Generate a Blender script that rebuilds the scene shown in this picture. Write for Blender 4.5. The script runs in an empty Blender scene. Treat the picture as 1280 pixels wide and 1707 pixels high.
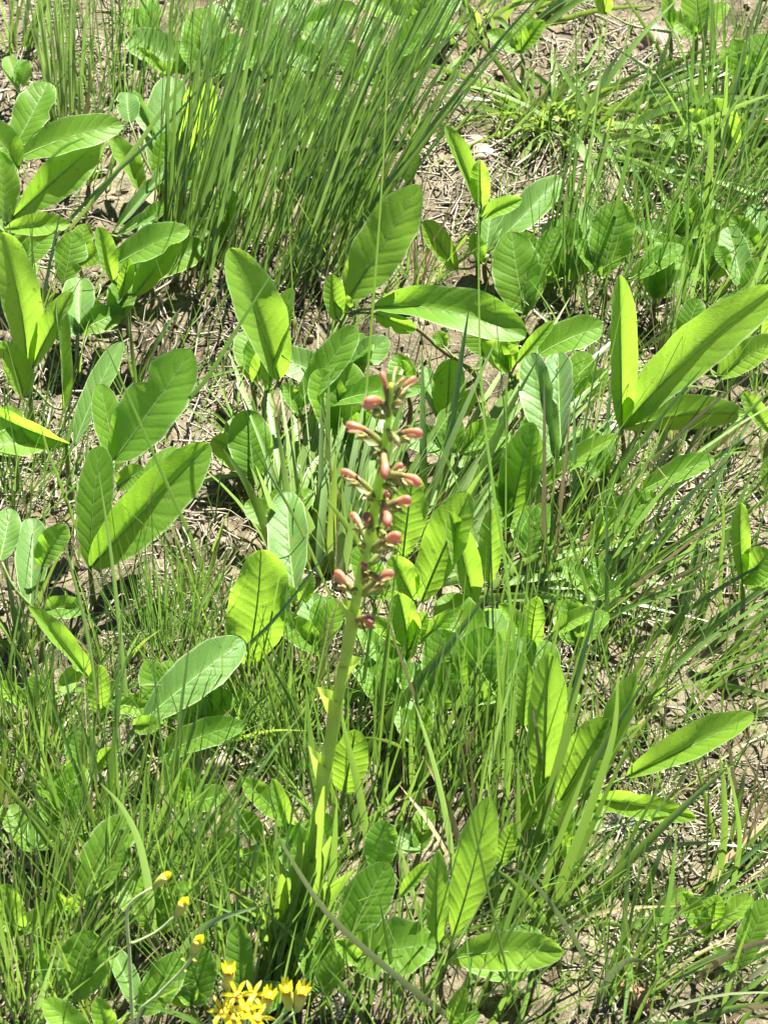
import bpy, math, random
import numpy as np
from mathutils import Vector, Matrix
R = math.radians
random.seed(7)
rng = np.random.default_rng(11)

# ------------------------------------------------------------------ camera, light, exposure
sc = bpy.context.scene
COL = sc.collection
CAM = Vector((0, -1.7, 1.7))
HALF = math.tan(R(10.0))
camd = bpy.data.cameras.new('camera')
cam = bpy.data.objects.new('camera', camd)
COL.objects.link(cam)
cam.location = CAM
cam.rotation_euler = (R(45), 0, 0)
camd.sensor_fit = 'VERTICAL'
camd.angle = R(20)
camd.clip_start = 0.05
camd.clip_end = 500
camd.dof.use_dof = True
camd.dof.focus_distance = 2.33
camd.dof.aperture_fstop = 14.0
sc.camera = cam

SUN_EL, SUN_AZ = 60.0, 32.0          # azimuth measured from +y (away from the camera) towards +x
world = bpy.data.worlds.new('World')
sc.world = world
world.use_nodes = True
wn = world.node_tree
sky = wn.nodes.new('ShaderNodeTexSky')
sky.sky_type = 'NISHITA'
sky.sun_disc = False
sky.sun_elevation = R(SUN_EL)
sky.sun_rotation = R(SUN_AZ)
sky.altitude = 3000
sky.air_density = 0.6
sky.dust_density = 0.2
bg = wn.nodes['Background']
bg.inputs['Strength'].default_value = 0.05
wn.links.new(sky.outputs[0], bg.inputs['Color'])

sd = bpy.data.lights.new('sun', 'SUN')
sd.energy = 5.0
sd.angle = R(0.5)
sd.color = (1.0, 0.97, 0.91)
sun = bpy.data.objects.new('sun', sd)
COL.objects.link(sun)
S = Vector((math.sin(R(SUN_AZ)) * math.cos(R(SUN_EL)), math.cos(R(SUN_AZ)) * math.cos(R(SUN_EL)), math.sin(R(SUN_EL))))
sun.rotation_euler = (-S).to_track_quat('-Z', 'Y').to_euler()

sc.view_settings.view_transform = 'Standard'
sc.view_settings.look = 'None'
sc.view_settings.gamma = 1
sc.view_settings.use_curve_mapping = False
sc.view_settings.exposure = 2.66
sc.cycles.max_bounces = 8
sc.cycles.transmission_bounces = 6
sc.cycles.diffuse_bounces = 2

# ------------------------------------------------------------------ photo pixel -> place on the ground
FW = Vector((0, math.sqrt(.5), -math.sqrt(.5)))
UP = Vector((0, math.sqrt(.5), math.sqrt(.5)))
RT = Vector((1, 0, 0))
def ray(px, py):
    return FW + RT * ((px - 640) / 1707 * 2 * HALF) + UP * ((853.5 - py) / 1707 * 2 * HALF)
def at(px, py, h=0.0):
    d = ray(px, py)
    return CAM + d * ((CAM.z - h) / -d.z)
def at_depth(px, py, s):
    return CAM + ray(px, py) * s
def depth(p):
    return (p - CAM).dot(FW)
def mpp(p):                                     # metres per photo pixel at that place
    return 2 * depth(p) * HALF / 1707
def at_plane(px, py, G, k):                     # on the ray, where y = G.y + k * z
    d = ray(px, py)
    s = (G.y + k * CAM.z - CAM.y) / (d.y - k * d.z)
    return CAM + d * s

# ------------------------------------------------------------------ ground relief
_T = rng.random((64, 64))
def vnoise(x, y):
    x = np.asarray(x, float); y = np.asarray(y, float)
    xi = np.floor(x).astype(int); yi = np.floor(y).astype(int)
    fx = x - xi; fy = y - yi
    fx = fx * fx * (3 - 2 * fx); fy = fy * fy * (3 - 2 * fy)
    a = _T[xi % 64, yi % 64]; b = _T[(xi + 1) % 64, yi % 64]
    c = _T[xi % 64, (yi + 1) % 64]; d = _T[(xi + 1) % 64, (yi + 1) % 64]
    return (a * (1 - fx) + b * fx) * (1 - fy) + (c * (1 - fx) + d * fx) * fy - .5
def gh(x, y):
    h = .026 * vnoise(np.asarray(x) * 7 + 3.1, np.asarray(y) * 7 + 8.2)
    h = h + .018 * vnoise(np.asarray(x) * 23 + 1.7, np.asarray(y) * 23)
    h = h + .010 * vnoise(np.asarray(x) * 61, np.asarray(y) * 61 + 4.4)
    h = h + .005 * vnoise(np.asarray(x) * 140 + 9, np.asarray(y) * 140)
    return h - .004
def on_ground(p):
    return Vector((p.x, p.y, float(gh(p.x, p.y))))

# ------------------------------------------------------------------ materials
def mat(name):
    m = bpy.data.materials.new(name); m.use_nodes = True
    return m, m.node_tree.nodes, m.node_tree.links
def math_node(N, L, op, a, b=None, clamp=False):
    n = N.new('ShaderNodeMath'); n.operation = op; n.use_clamp = clamp
    for i, v in enumerate((a, b)):
        if v is None: continue
        if isinstance(v, (int, float)): n.inputs[i].default_value = v
        else: L.new(v, n.inputs[i])
    return n.outputs[0]
def mix_col(N, L, f, a, b, blend='MIX'):
    n = N.new('ShaderNodeMix'); n.data_type = 'RGBA'; n.blend_type = blend
    for i, v in ((0, f), (6, a), (7, b)):
        if isinstance(v, (int, float)): n.inputs[i].default_value = v
        elif isinstance(v, tuple): n.inputs[i].default_value = (*v, 1) if len(v) == 3 else v
        else: L.new(v, n.inputs[i])
    return n.outputs[2]
def map_range(N, L, v, a, b, c=0.0, d=1.0):
    n = N.new('ShaderNodeMapRange'); n.interpolation_type = 'SMOOTHSTEP'
    L.new(v, n.inputs[0])
    for i, q in enumerate((a, b, c, d)): n.inputs[i + 1].default_value = q
    return n.outputs[0]
def noise(N, L, scale, detail=4, vec=None, rough=.55):
    n = N.new('ShaderNodeTexNoise'); n.inputs['Scale'].default_value = scale
    n.inputs['Detail'].default_value = detail; n.inputs['Roughness'].default_value = rough
    if vec is not None: L.new(vec, n.inputs['Vector'])
    return n.outputs['Fac']

def deep(k, *cols): return [tuple(q * k for q in c) for c in cols]
def leaf_material(name, dark, light, under, trans, veins=8.5, tf=.46, sheen=.08):
    dark, light, under = deep(.60, dark, light, under); trans, = deep(.74, trans)
    m, N, L = mat(name)
    p = N['Principled BSDF']; out = N['Material Output']
    uv = N.new('ShaderNodeUVMap').outputs[0]
    sx = N.new('ShaderNodeSeparateXYZ'); L.new(uv, sx.inputs[0])
    x = math_node(N, L, 'ABSOLUTE', math_node(N, L, 'MULTIPLY', math_node(N, L, 'SUBTRACT', sx.outputs[0], .5), 2))
    v = sx.outputs[1]
    info = N.new('ShaderNodeObjectInfo')
    tc = N.new('ShaderNodeTexCoord').outputs['Object']
    nz = noise(N, L, 55, 5, tc)
    nb = noise(N, L, 14, 3, tc)
    # lateral veins run outwards and forwards from the midrib
    wob = math_node(N, L, 'MULTIPLY', math_node(N, L, 'SUBTRACT', nb, .5), .22)
    ph = math_node(N, L, 'MULTIPLY', math_node(N, L, 'ADD', math_node(N, L, 'SUBTRACT', v, math_node(N, L, 'MULTIPLY', x, .17)), wob), veins)
    tri = math_node(N, L, 'ABSOLUTE', math_node(N, L, 'SUBTRACT', math_node(N, L, 'FRACT', ph), .5))
    groove = map_range(N, L, tri, 0, .11, 1, 0)
    pillow = map_range(N, L, tri, 0, .30, 0, 1)
    rib = map_range(N, L, x, .015, .06, 1, 0)
    edge = map_range(N, L, x, .90, .985, 0, 1)
    # cross veins
    mp = N.new('ShaderNodeMapping'); mp.inputs['Scale'].default_value = (9, 42, 1); L.new(uv, mp.inputs[0])
    vor = N.new('ShaderNodeTexVoronoi'); vor.feature = 'DISTANCE_TO_EDGE'; vor.inputs['Scale'].default_value = 1.0
    L.new(mp.outputs[0], vor.inputs['Vector'])
    net = map_range(N, L, vor.outputs['Distance'], 0, .12, 1, 0)
    base = mix_col(N, L, info.outputs['Random'], dark, light)
    base = mix_col(N, L, map_range(N, L, nz, .35, .7), base, mix_col(N, L, .35, base, light))
    base = mix_col(N, L, math_node(N, L, 'MULTIPLY', groove, .22), base, tuple(c * 1.6 for c in light))
    base = mix_col(N, L, math_node(N, L, 'MULTIPLY', rib, .55), base, (.15, .23, .065))
    spot = map_range(N, L, noise(N, L, 150, 3, tc), .66, .71)
    base = mix_col(N, L, math_node(N, L, 'MULTIPLY', spot, .6), base, (.19, .13, .05))
    base = mix_col(N, L, math_node(N, L, 'MULTIPLY', edge, .75), base, (.29, .36, .17))
    geo = N.new('ShaderNodeNewGeometry')
    und = mix_col(N, L, math_node(N, L, 'MULTIPLY', groove, .35), under, tuple(c * 1.35 for c in under))
    und = mix_col(N, L, math_node(N, L, 'MULTIPLY', edge, .7), und, (.29, .36, .17))
    colr = mix_col(N, L, geo.outputs['Backfacing'], base, und)
    L.new(colr, p.inputs['Base Color'])
    p.inputs['Roughness'].default_value = .48
    p.inputs['Specular IOR Level'].default_value = .28
    p.inputs['Sheen Weight'].default_value = sheen
    p.inputs['Sheen Roughness'].default_value = .45
    bh = math_node(N, L, 'ADD', math_node(N, L, 'MULTIPLY', pillow, 1.0), math_node(N, L, 'MULTIPLY', net, -.22))
    bh = math_node(N, L, 'ADD', bh, math_node(N, L, 'MULTIPLY', nz, .35))
    bp = N.new('ShaderNodeBump'); bp.inputs['Strength'].default_value = .34; bp.inputs['Distance'].default_value = .0009
    L.new(bh, bp.inputs['Height']); L.new(bp.outputs[0], p.inputs['Normal'])
    tr = N.new('ShaderNodeBsdfTranslucent')
    tcol = mix_col(N, L, math_node(N, L, 'MULTIPLY', groove, .16), trans, tuple(c * .6 for c in trans))
    tcol = mix_col(N, L, math_node(N, L, 'MULTIPLY', info.outputs['Random'], .35), tcol, tuple(c * .7 for c in trans))
    tcol = mix_col(N, L, map_range(N, L, nb, .35, .68, 0, .45), tcol, tuple(q * .62 for q in trans))
    tcol = mix_col(N, L, math_node(N, L, 'MULTIPLY', spot, .6), tcol, (.16, .12, .03))
    tcol = mix_col(N, L, math_node(N, L, 'MULTIPLY', net, .22), tcol, tuple(q * 1.25 for q in trans))
    b2 = N.new('ShaderNodeBump'); b2.inputs['Strength'].default_value = .17; b2.inputs['Distance'].default_value = .0009
    L.new(bh, b2.inputs['Height']); L.new(b2.outputs[0], tr.inputs['Normal'])
    L.new(tcol, tr.inputs['Color'])
    mx = N.new('ShaderNodeMixShader'); mx.inputs[0].default_value = tf
    L.new(p.outputs[0], mx.inputs[1]); L.new(tr.outputs[0], mx.inputs[2]); L.new(mx.outputs[0], out.inputs[0])
    return m

def grass_material(name, a, b, tip, trans, base=(.22, .20, .08), tf=.35, stripe=.35):
    a, b, tip, base = deep(.52, a, b, tip, base); trans, = deep(.64, trans); tf *= .8
    m, N, L = mat(name)
    p = N['Principled BSDF']; out = N['Material Output']
    at_ = N.new('ShaderNodeAttribute'); at_.attribute_name = 'rnd'
    uv = N.new('ShaderNodeUVMap').outputs[0]
    sx = N.new('ShaderNodeSeparateXYZ'); L.new(uv, sx.inputs[0])
    info = N.new('ShaderNodeObjectInfo')
    rr = math_node(N, L, 'FRACT', math_node(N, L, 'ADD', at_.outputs['Fac'], info.outputs['Random']))
    c = mix_col(N, L, rr, a, b)
    st = math_node(N, L, 'ABSOLUTE', math_node(N, L, 'SINE', math_node(N, L, 'MULTIPLY', sx.outputs[0], 16)))
    c = mix_col(N, L, math_node(N, L, 'MULTIPLY', st, stripe * .5), c, tuple(q * 1.8 for q in b))
    c = mix_col(N, L, math_node(N, L, 'MULTIPLY', map_range(N, L, sx.outputs[1], .86, 1.0), math_node(N, L, 'GREATER_THAN', rr, .55)), c, tip)
    c = mix_col(N, L, map_range(N, L, sx.outputs[1], 0.0, .16, .75, 0), c, base)
    tc = N.new('ShaderNodeTexCoord').outputs['Object']
    c = mix_col(N, L, math_node(N, L, 'MULTIPLY', map_range(N, L, noise(N, L, 60, 3, tc), .62, .75), .4), c, tip)
    L.new(c, p.inputs['Base Color'])
    p.inputs['Roughness'].default_value = .34; p.inputs['Specular IOR Level'].default_value = .6
    tr = N.new('ShaderNodeBsdfTranslucent'); tr.inputs['Color'].default_value = (*trans, 1)
    mx = N.new('ShaderNodeMixShader'); mx.inputs[0].default_value = tf
    L.new(p.outputs[0], mx.inputs[1]); L.new(tr.outputs[0], mx.inputs[2]); L.new(mx.outputs[0], out.inputs[0])
    return m

def plain_material(name, a, b, scale=60, rough=.5, trans=None, tf=.25, bump=.3, bdist=.0008, attr=False, k=.57):
    a, b = deep(k, a, b)
    m, N, L = mat(name)
    p = N['Principled BSDF']; out = N['Material Output']
    tc = N.new('ShaderNodeTexCoord').outputs['Object']
    nz = noise(N, L, scale, 5, tc)
    f = map_range(N, L, nz, .3, .7)
    if attr:
        q = N.new('ShaderNodeAttribute'); q.attribute_name = 'rnd'
        f = math_node(N, L, 'ADD', math_node(N, L, 'MULTIPLY', f, .35), math_node(N, L, 'MULTIPLY', q.outputs['Fac'], .75), True)
    L.new(mix_col(N, L, f, a, b), p.inputs['Base Color'])
    p.inputs['Roughness'].default_value = rough
    bp = N.new('ShaderNodeBump'); bp.inputs['Strength'].default_value = bump; bp.inputs['Distance'].default_value = bdist
    L.new(nz, bp.inputs['Height']); L.new(bp.outputs[0], p.inputs['Normal'])
    if trans:
        tr = N.new('ShaderNodeBsdfTranslucent'); tr.inputs['Color'].default_value = (*trans, 1)
        mx = N.new('ShaderNodeMixShader'); mx.inputs[0].default_value = tf
        L.new(p.outputs[0], mx.inputs[1]); L.new(tr.outputs[0], mx.inputs[2]); L.new(mx.outputs[0], out.inputs[0])
    return m

def fleshy(name, w=.35, scale=.006, rad=(.5, .7, .15)):
    p = M[name].node_tree.nodes['Principled BSDF']
    p.inputs['Subsurface Weight'].default_value = w
    p.inputs['Subsurface Radius'].default_value = rad
    p.inputs['Subsurface Scale'].default_value = scale
def two_tone(name, base, tip, lo, hi, rough=.45, trans=None, tf=.2, vary=(.55, .50, .55)):
    base, tip = deep(.60, base, tip)
    """colour runs along the piece (v) from base to tip"""
    m, N, L = mat(name)
    p = N['Principled BSDF']; out = N['Material Output']
    uv = N.new('ShaderNodeUVMap').outputs[0]
    sx = N.new('ShaderNodeSeparateXYZ'); L.new(uv, sx.inputs[0])
    tc = N.new('ShaderNodeTexCoord').outputs['Object']
    nz = noise(N, L, 420, 4, tc)
    v = math_node(N, L, 'ADD', sx.outputs[1], math_node(N, L, 'MULTIPLY', math_node(N, L, 'SUBTRACT', nz, .5), 1.1))
    info = N.new('ShaderNodeObjectInfo')
    tp = mix_col(N, L, info.outputs['Random'], tip, tuple(c * q for c, q in zip(tip, vary)))
    c = mix_col(N, L, map_range(N, L, v, lo, hi), base, tp)
    st = map_range(N, L, math_node(N, L, 'ABSOLUTE', math_node(N, L, 'SINE', math_node(N, L, 'MULTIPLY', sx.outputs[0], 18.85))), .0, .35, .3, 0)
    c = mix_col(N, L, st, c, tuple(q * .55 for q in tip))
    L.new(c, p.inputs['Base Color'])
    p.inputs['Roughness'].default_value = rough
    bp = N.new('ShaderNodeBump'); bp.inputs['Strength'].default_value = .3; bp.inputs['Distance'].default_value = .0006
    L.new(nz, bp.inputs['Height']); L.new(bp.outputs[0], p.inputs['Normal'])
    if trans:
        tr = N.new('ShaderNodeBsdfTranslucent'); tr.inputs['Color'].default_value = (*trans, 1)
        mx = N.new('ShaderNodeMixShader'); mx.inputs[0].default_value = tf
        L.new(p.outputs[0], mx.inputs[1]); L.new(tr.outputs[0], mx.inputs[2]); L.new(mx.outputs[0], out.inputs[0])
    return m

def soil_material():
    m, N, L = mat('dry_soil')
    p = N['Principled BSDF']
    tc = N.new('ShaderNodeTexCoord').outputs['Object']
    big = noise(N, L, 6, 4, tc); mid = noise(N, L, 45, 6, tc, .65); fine = noise(N, L, 320, 4, tc, .7)
    c = mix_col(N, L, map_range(N, L, mid, .32, .68), (.040, .031, .019), (.132, .111, .068))
    c = mix_col(N, L, map_range(N, L, big, .45, .65), c, mix_col(N, L, .5, c, (.18, .157, .105)))
    c = mix_col(N, L, map_range(N, L, fine, .55, .72), c, (.215, .19, .135))
    c = mix_col(N, L, map_range(N, L, fine, .28, .42, .8, 0), c, (.04, .03, .02))
    L.new(c, p.inputs['Base Color']); p.inputs['Roughness'].default_value = .95
    p.inputs['Specular IOR Level'].default_value = .1
    bp = N.new('ShaderNodeBump'); bp.inputs['Strength'].default_value = .9; bp.inputs['Distance'].default_value = .006
    L.new(math_node(N, L, 'ADD', mid, math_node(N, L, 'MULTIPLY', fine, .5)), bp.inputs['Height'])
    L.new(bp.outputs[0], p.inputs['Normal'])
    return m

M = {}
M['soil'] = soil_material()
M['leaf'] = leaf_material('broad_leaf', (.095, .225, .016), (.150, .30, .026), (.15, .28, .04), (.50, .92, .06), tf=.52)
M['young'] = leaf_material('young_or_sunlit_leaf', (.14, .29, .016), (.20, .37, .026), (.20, .36, .04), (.54, .90, .07), tf=.52)  # yellow-green of young leaves; also paints sun glow onto older ones
M['blue'] = leaf_material('skylit_downy_leaf', (.090, .205, .034), (.13, .265, .046), (.135, .25, .05), (.34, .66, .08), tf=.40, sheen=.2)  # bluish reflection of sun and sky put into the colour of downy leaves
M['wiry'] = grass_material('tufted_grass', (.095, .195, .042), (.16, .28, .070), (.30, .27, .14), (.32, .58, .09))
M['mid'] = grass_material('meadow_grass', (.078, .16, .032), (.14, .24, .052), (.30, .26, .12), (.34, .58, .07))
M['thin'] = grass_material('wiry_grass', (.065, .15, .026), (.115, .225, .045), (.34, .30, .13), (.28, .54, .07))
M['bright'] = grass_material('lush_grass', (.10, .20, .030), (.16, .28, .055), (.28, .24, .10), (.40, .66, .08))
M['young_grass'] = grass_material('young_grass', (.14, .24, .04), (.19, .30, .07), (.30, .28, .10), (.50, .72, .09), tf=.42)
M['pale'] = grass_material('pale_grass', (.21, .34, .10), (.31, .44, .16), (.40, .36, .22), (.44, .70, .13))
M['purple'] = grass_material('weathered_grass', (.19, .24, .105), (.26, .28, .15), (.32, .27, .20), (.28, .40, .12), tf=.2)
M['dry'] = grass_material('dry_grass', (.32, .25, .13), (.45, .36, .20), (.40, .25, .09), (.40, .32, .15), tf=.2)
M['straw'] = plain_material('straw', (.12, .095, .06), (.42, .365, .26), 40, .7, attr=True, bump=.2)
M['stone'] = plain_material('field_stone', (.22, .16, .11), (.42, .33, .24), 55, .85, bump=.7, bdist=.003)
M['redstone'] = plain_material('red_stone', (.26, .11, .06), (.42, .22, .13), 60, .8, bump=.7, bdist=.003)
M['clod'] = plain_material('soil_crumb', (.07, .052, .034), (.31, .245, .165), 160, .95, attr=True, bump=.6, bdist=.002)
M['stem'] = plain_material('green_stem', (.13, .20, .035), (.19, .27, .05), 40, .5, (.3, .45, .05), .15)
M['brownstem'] = plain_material('brown_stem', (.10, .075, .03), (.17, .16, .05), 50, .6)
M['rib'] = plain_material('pale_midrib', (.18, .28, .07), (.24, .34, .10), 80, .5, (.35, .5, .10), .4, k=1)
M['orchid_stem'] = plain_material('orchid_stem', (.34, .47, .055), (.43, .54, .10), 60, .42, (.5, .65, .10), .3, k=1)
M['strap'] = grass_material('orchid_strap_leaf', (.18, .37, .040), (.27, .46, .065), (.34, .38, .12), (.60, .92, .09), base=(.2, .28, .07))
M['ovary'] = two_tone('orchid_ovary', (.24, .32, .07), (.36, .24, .10), .35, 1.0, trans=(.5, .5, .12), tf=.35)
M['hood'] = two_tone('orchid_hood', (.40, .38, .12), (.56, .275, .17), .05, .85, trans=(.85, .40, .25), tf=.35)
M['lip'] = two_tone('orchid_lip', (.40, .44, .10), (.62, .52, .16), .1, .8, trans=(.7, .65, .15), tf=.3)
M['bract'] = two_tone('orchid_bract', (.20, .28, .06), (.30, .20, .09), .4, 1.0, trans=(.5, .45, .1), tf=.3)
M['daisy_stem'] = plain_material('daisy_stem', (.30, .39, .13), (.36, .45, .18), 60, .6, k=1)
M['involucre'] = two_tone('daisy_involucre', (.40, .52, .14), (.84, .80, .12), .1, .65, trans=(.5, .6, .1), tf=.2, vary=(.8, .85, .8))
M['petal'] = two_tone('daisy_petal', (.84, .66, .015), (.90, .80, .03), .0, .5, trans=(.98, .84, .03), tf=.5, vary=(.97, .88, .9))
M['disc'] = plain_material('daisy_disc', (.66, .36, .006), (.80, .52, .01), 500, .7, bump=.8, bdist=.001)
M['litterleaf'] = plain_material('dead_leaf', (.17, .10, .06), (.34, .23, .14), 70, .7, (.4, .25, .1), .15)
M['lichen'] = plain_material('grey_dry_weed', (.34, .34, .31), (.55, .54, .48), 90, .85)

fleshy('orchid_stem', .7, .014); fleshy('hood', .22, .005, (.8, .35, .25)); fleshy('ovary', .3)

# ------------------------------------------------------------------ object helpers
def link(name, data, material, parent=None, loc=(0, 0, 0)):
    o = bpy.data.objects.new(name, data)
    COL.objects.link(o)
    if data is not None and material is not None: data.materials.append(material)
    o.location = loc
    if parent is not None: o.parent = parent
    return o
def thing(name, loc, label, cat, group=None):
    o = link(name, None, None, None, loc)
    o.empty_display_size = .02
    return tag(o, label, cat, group)
def tag(o, label, cat, group=None, kind=None):
    if label: o['label'] = label
    if cat: o['category'] = cat
    if group: o['group'] = group
    if kind: o['kind'] = kind
    return o
def mesh_of(name, verts, faces, uvs=None, rnd=None, smooth=True):
    me = bpy.data.meshes.new(name)
    V = np.asarray(verts, dtype=np.float32).reshape(-1, 3)
    me.from_pydata(V.tolist() if isinstance(faces, list) else [], [], faces) if isinstance(faces, list) else None
    if not isinstance(faces, list):
        F = np.asarray(faces, dtype=np.int32); n, k = F.shape
        me.vertices.add(len(V)); me.vertices.foreach_set('co', V.ravel())
        me.loops.add(n * k); me.loops.foreach_set('vertex_index', F.ravel())
        me.polygons.add(n); me.polygons.foreach_set('loop_start', np.arange(0, n * k, k, dtype=np.int32))
        me.update(calc_edges=True)
    if uvs is not None:
        ul = me.uv_layers.new(name='UVMap')
        li = np.empty(len(me.loops), dtype=np.int32); me.loops.foreach_get('vertex_index', li)
        ul.data.foreach_set('uv', np.asarray(uvs, dtype=np.float32)[li].ravel())
    if rnd is not None:
        a = me.attributes.new('rnd', 'FLOAT', 'POINT'); a.data.foreach_set('value', np.asarray(rnd, dtype=np.float32))
    if smooth: me.polygons.foreach_set('use_smooth', np.ones(len(me.polygons), dtype=bool))
    me.update()
    return me
def spline(pts, n):
    """smooth curve through the points (Catmull-Rom), n samples"""
    P = [Vector(p) for p in pts]
    if len(P) == 2: return [P[0].lerp(P[1], i / (n - 1)) for i in range(n)]
    E = [2 * P[0] - P[1]] + P + [2 * P[-1] - P[-2]]
    out = []
    for i in range(n):
        u = i / (n - 1) * (len(P) - 1); k = min(int(u), len(P) - 2); t = u - k
        a, b, c, d = E[k:k + 4]
        out.append(.5 * ((2 * b) + (c - a) * t + (2 * a - 5 * b + 4 * c - d) * t * t + (3 * b - a - 3 * c + d) * t ** 3))
    return out
def grid_faces(rows, cols, wrap=False):
    f = []
    for i in range(rows - 1):
        for j in range(cols if wrap else cols - 1):
            k = (j + 1) % cols
            f.append((i * cols + j, i * cols + k, (i + 1) * cols + k, (i + 1) * cols + j))
    return f
def tube(pts, radii, n=8, sides=6, o=Vector((0, 0, 0)), caps=True, flat=1.0):
    C_ = spline(pts, n)
    V, UV = [], []
    ref = Vector((0.13, -.9, .4)).normalized()
    for i, c in enumerate(C_):
        t = (C_[min(i + 1, n - 1)] - C_[max(i - 1, 0)]).normalized()
        s = t.cross(ref)
        if s.length < .05: s = t.cross(Vector((1, 0, 0)))
        s.normalize(); q = s.cross(t)
        u = i / (n - 1)
        if callable(radii): r = radii(u)
        else:
            x = u * (len(radii) - 1); k = min(int(x), len(radii) - 2); r = radii[k] + (radii[k + 1] - radii[k]) * (x - k)
        for j in range(sides):
            a = 2 * math.pi * j / sides
            V.append(c + s * (math.cos(a) * r) + q * (math.sin(a) * r * flat) - o); UV.append((j / sides, u))
    F = grid_faces(n, sides, True)
    if caps: F += [tuple(range(sides))[::-1], tuple(range((n - 1) * sides, n * sides))]
    return V, F, UV
def tube_obj(name, pts, radii, material, parent, o, n=8, sides=6, loc=None, flat=1.0):
    V, F, UV = tube(pts, radii, n, sides, o, True, flat)
    return link(name, mesh_of(name, V, F, UV), material, parent, loc if loc is not None else (0, 0, 0))

# ------------------------------------------------------------------ leaves
def leaf_geo(B, T, w, roll=0., fold=.25, bend=.08, curve=0., twist=0., pk=.58, point=.5, flip=False, rows=22, cols=9, seed=0):
    rr = random.Random(seed)
    ax = T - B; Lg = ax.length; a = ax / Lg
    v = (CAM - (B + T) / 2).normalized()
    s = v.cross(a).normalized(); n = a.cross(s)
    if n.dot(v) < 0: n = -n; s = -s
    rot = Matrix.Rotation(R(roll), 3, a)
    s = rot @ s; n = rot @ n
    if (n.z < 0) != flip: n = -n; s = -s
    pk += rr.uniform(-.07, .04); point *= rr.uniform(.85, 1.25); twist += rr.uniform(-22, 22); fold = fold * rr.uniform(.9, 1.9) + .05; bite = (rr.choice((-1, 1)), rr.uniform(.3, .85), rr.uniform(.15, .55)) if rr.random() < .22 else None; wv = rr.uniform(.04, .16); curve += rr.uniform(-.05, .05)
    Mid = (B + T) / 2 + n * (bend * Lg) + s * (curve * Lg)
    V, UV, cen = [], [], []
    pa = pk / (1 - pk) * point
    wm = (pk ** pa) * ((1 - pk) ** point)
    w1, w2, w3 = rr.uniform(0, 6), rr.uniform(0, 6), rr.uniform(9, 15)
    for i in range(rows):
        t = .5 - .5 * math.cos(math.pi * (i / (rows - 1)) ** 0.93)
        p = B * (1 - t) ** 2 + Mid * (2 * t * (1 - t)) + T * t * t
        tg = ((Mid - B) * (1 - t) + (T - Mid) * t).normalized()
        nn = (n - tg * n.dot(tg)).normalized(); ss = tg.cross(nn)
        if twist:
            m3 = Matrix.Rotation(R(twist) * (t - .3), 3, tg); nn = m3 @ nn; ss = m3 @ ss
        tt = min(max(t, 1e-4), 1 - 1e-4)
        hw = w / 2 * (tt ** pa) * ((1 - tt) ** point) / wm
        hw = max(hw, w * .008)
        cen.append((p, nn))
        for j in range(cols):
            x = -1 + 2 * j / (cols - 1)
            rag = 1 + .03 * math.sin(w3 * t * 2 + w1 + (3 if x > 0 else 0))
            if bite and x * bite[0] > 0: rag *= 1 - bite[2] * math.exp(-((t - bite[1]) / .045) ** 2)
            f = fold * (1.15 - .5 * t)
            up = f * abs(x) ** 1.25 * hw + wv * hw * math.sin(w3 * t + w2 + x * 2) * abs(x) ** 2
            V.append(p + ss * (x * hw * rag * math.cos(f * .75)) + nn * up - B); UV.append((x * .5 + .5, t))
    return V, grid_faces(rows, cols), UV, cen, Lg
def add_leaf(root, G, B, T, w, material, **kw):
    V, F, UV, cen, Lg = leaf_geo(B, T, w, **kw)
    o = link('leaf', mesh_of('leaf', V, F, UV), material, root, B - G)
    # the midrib stands proud of the blade on its lower side
    pts = [c - nn * .00022 - B for c, nn in cen[::3]]
    tube_obj('midrib', pts, [.0010, .00075, .0004, .00015], M['rib'], o, Vector((0, 0, 0)), n=9, sides=4)
    return o

PLANT_GROUP = 'broad-leaved plants growing among the grass'
nleaf = 0
def plant(label, cb, leaves, h=.035, kind='leaf', name='broadleaf_plant', cat='plant', foot=(0, 0), stem_r=.0021):
    """cb: where the leaves meet (photo pixel), h metres above the soil. Each leaf:
    (base x, base y, tip x, tip y, width px, lean, roll, fold, bend[, options])"""
    global nleaf
    CB = at(cb[0], cb[1], h)
    G = on_ground(Vector((CB.x + foot[0], CB.y + foot[1], 0)))
    root = thing(name, G, label, cat, PLANT_GROUP)
    mid = (CB + G) / 2 + Vector((random.uniform(-.004, .004), random.uniform(-.004, .004), 0))
    tube_obj('stem', [G - Vector((0, 0, .006)), mid, CB], [stem_r * 1.15, stem_r, stem_r * .8], M['stem'] if random.random() < .6 else M['brownstem'], root, G, n=7)
    for lf in leaves:
        bx, by, tx, ty, w, lean, roll, fold, bend = lf[:9]
        kw = dict(lf[9]) if len(lf) > 9 else {}
        mk = kw.pop('m', kind); dz = kw.pop('dz', 0.0)
        steep = abs(ty - by) / (math.hypot(tx - bx, ty - by) + 1)
        if ty < by: lean += {'blue': .6, 'young': -.12}.get(mk, .22) * steep
        dB = depth(CB) + dz
        B = at_depth(bx, by, dB)
        if B.z < .006: B = at(bx, by, .008)
        Lp = math.hypot(tx - bx, ty - by) * mpp(B)
        T = at_depth(tx, ty, depth(B) + lean * Lp)
        if T.z < .012: T = at(tx, ty, .014)
        nleaf += 1
        lo = add_leaf(root, G, B, T, w * mpp(B), M[mk], roll=roll, fold=fold, bend=bend, seed=nleaf, **kw)
        if (B - CB).length > .004:
            a = (T - B).normalized()
            c1 = CB.lerp(B, .6) - a * .004
            tube_obj('petiole', [CB - B, c1 - B, a * .003], [.0015, .0012, .0009], M['stem'], lo, Vector((0, 0, 0)), n=6, sides=5)
    return root

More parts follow.
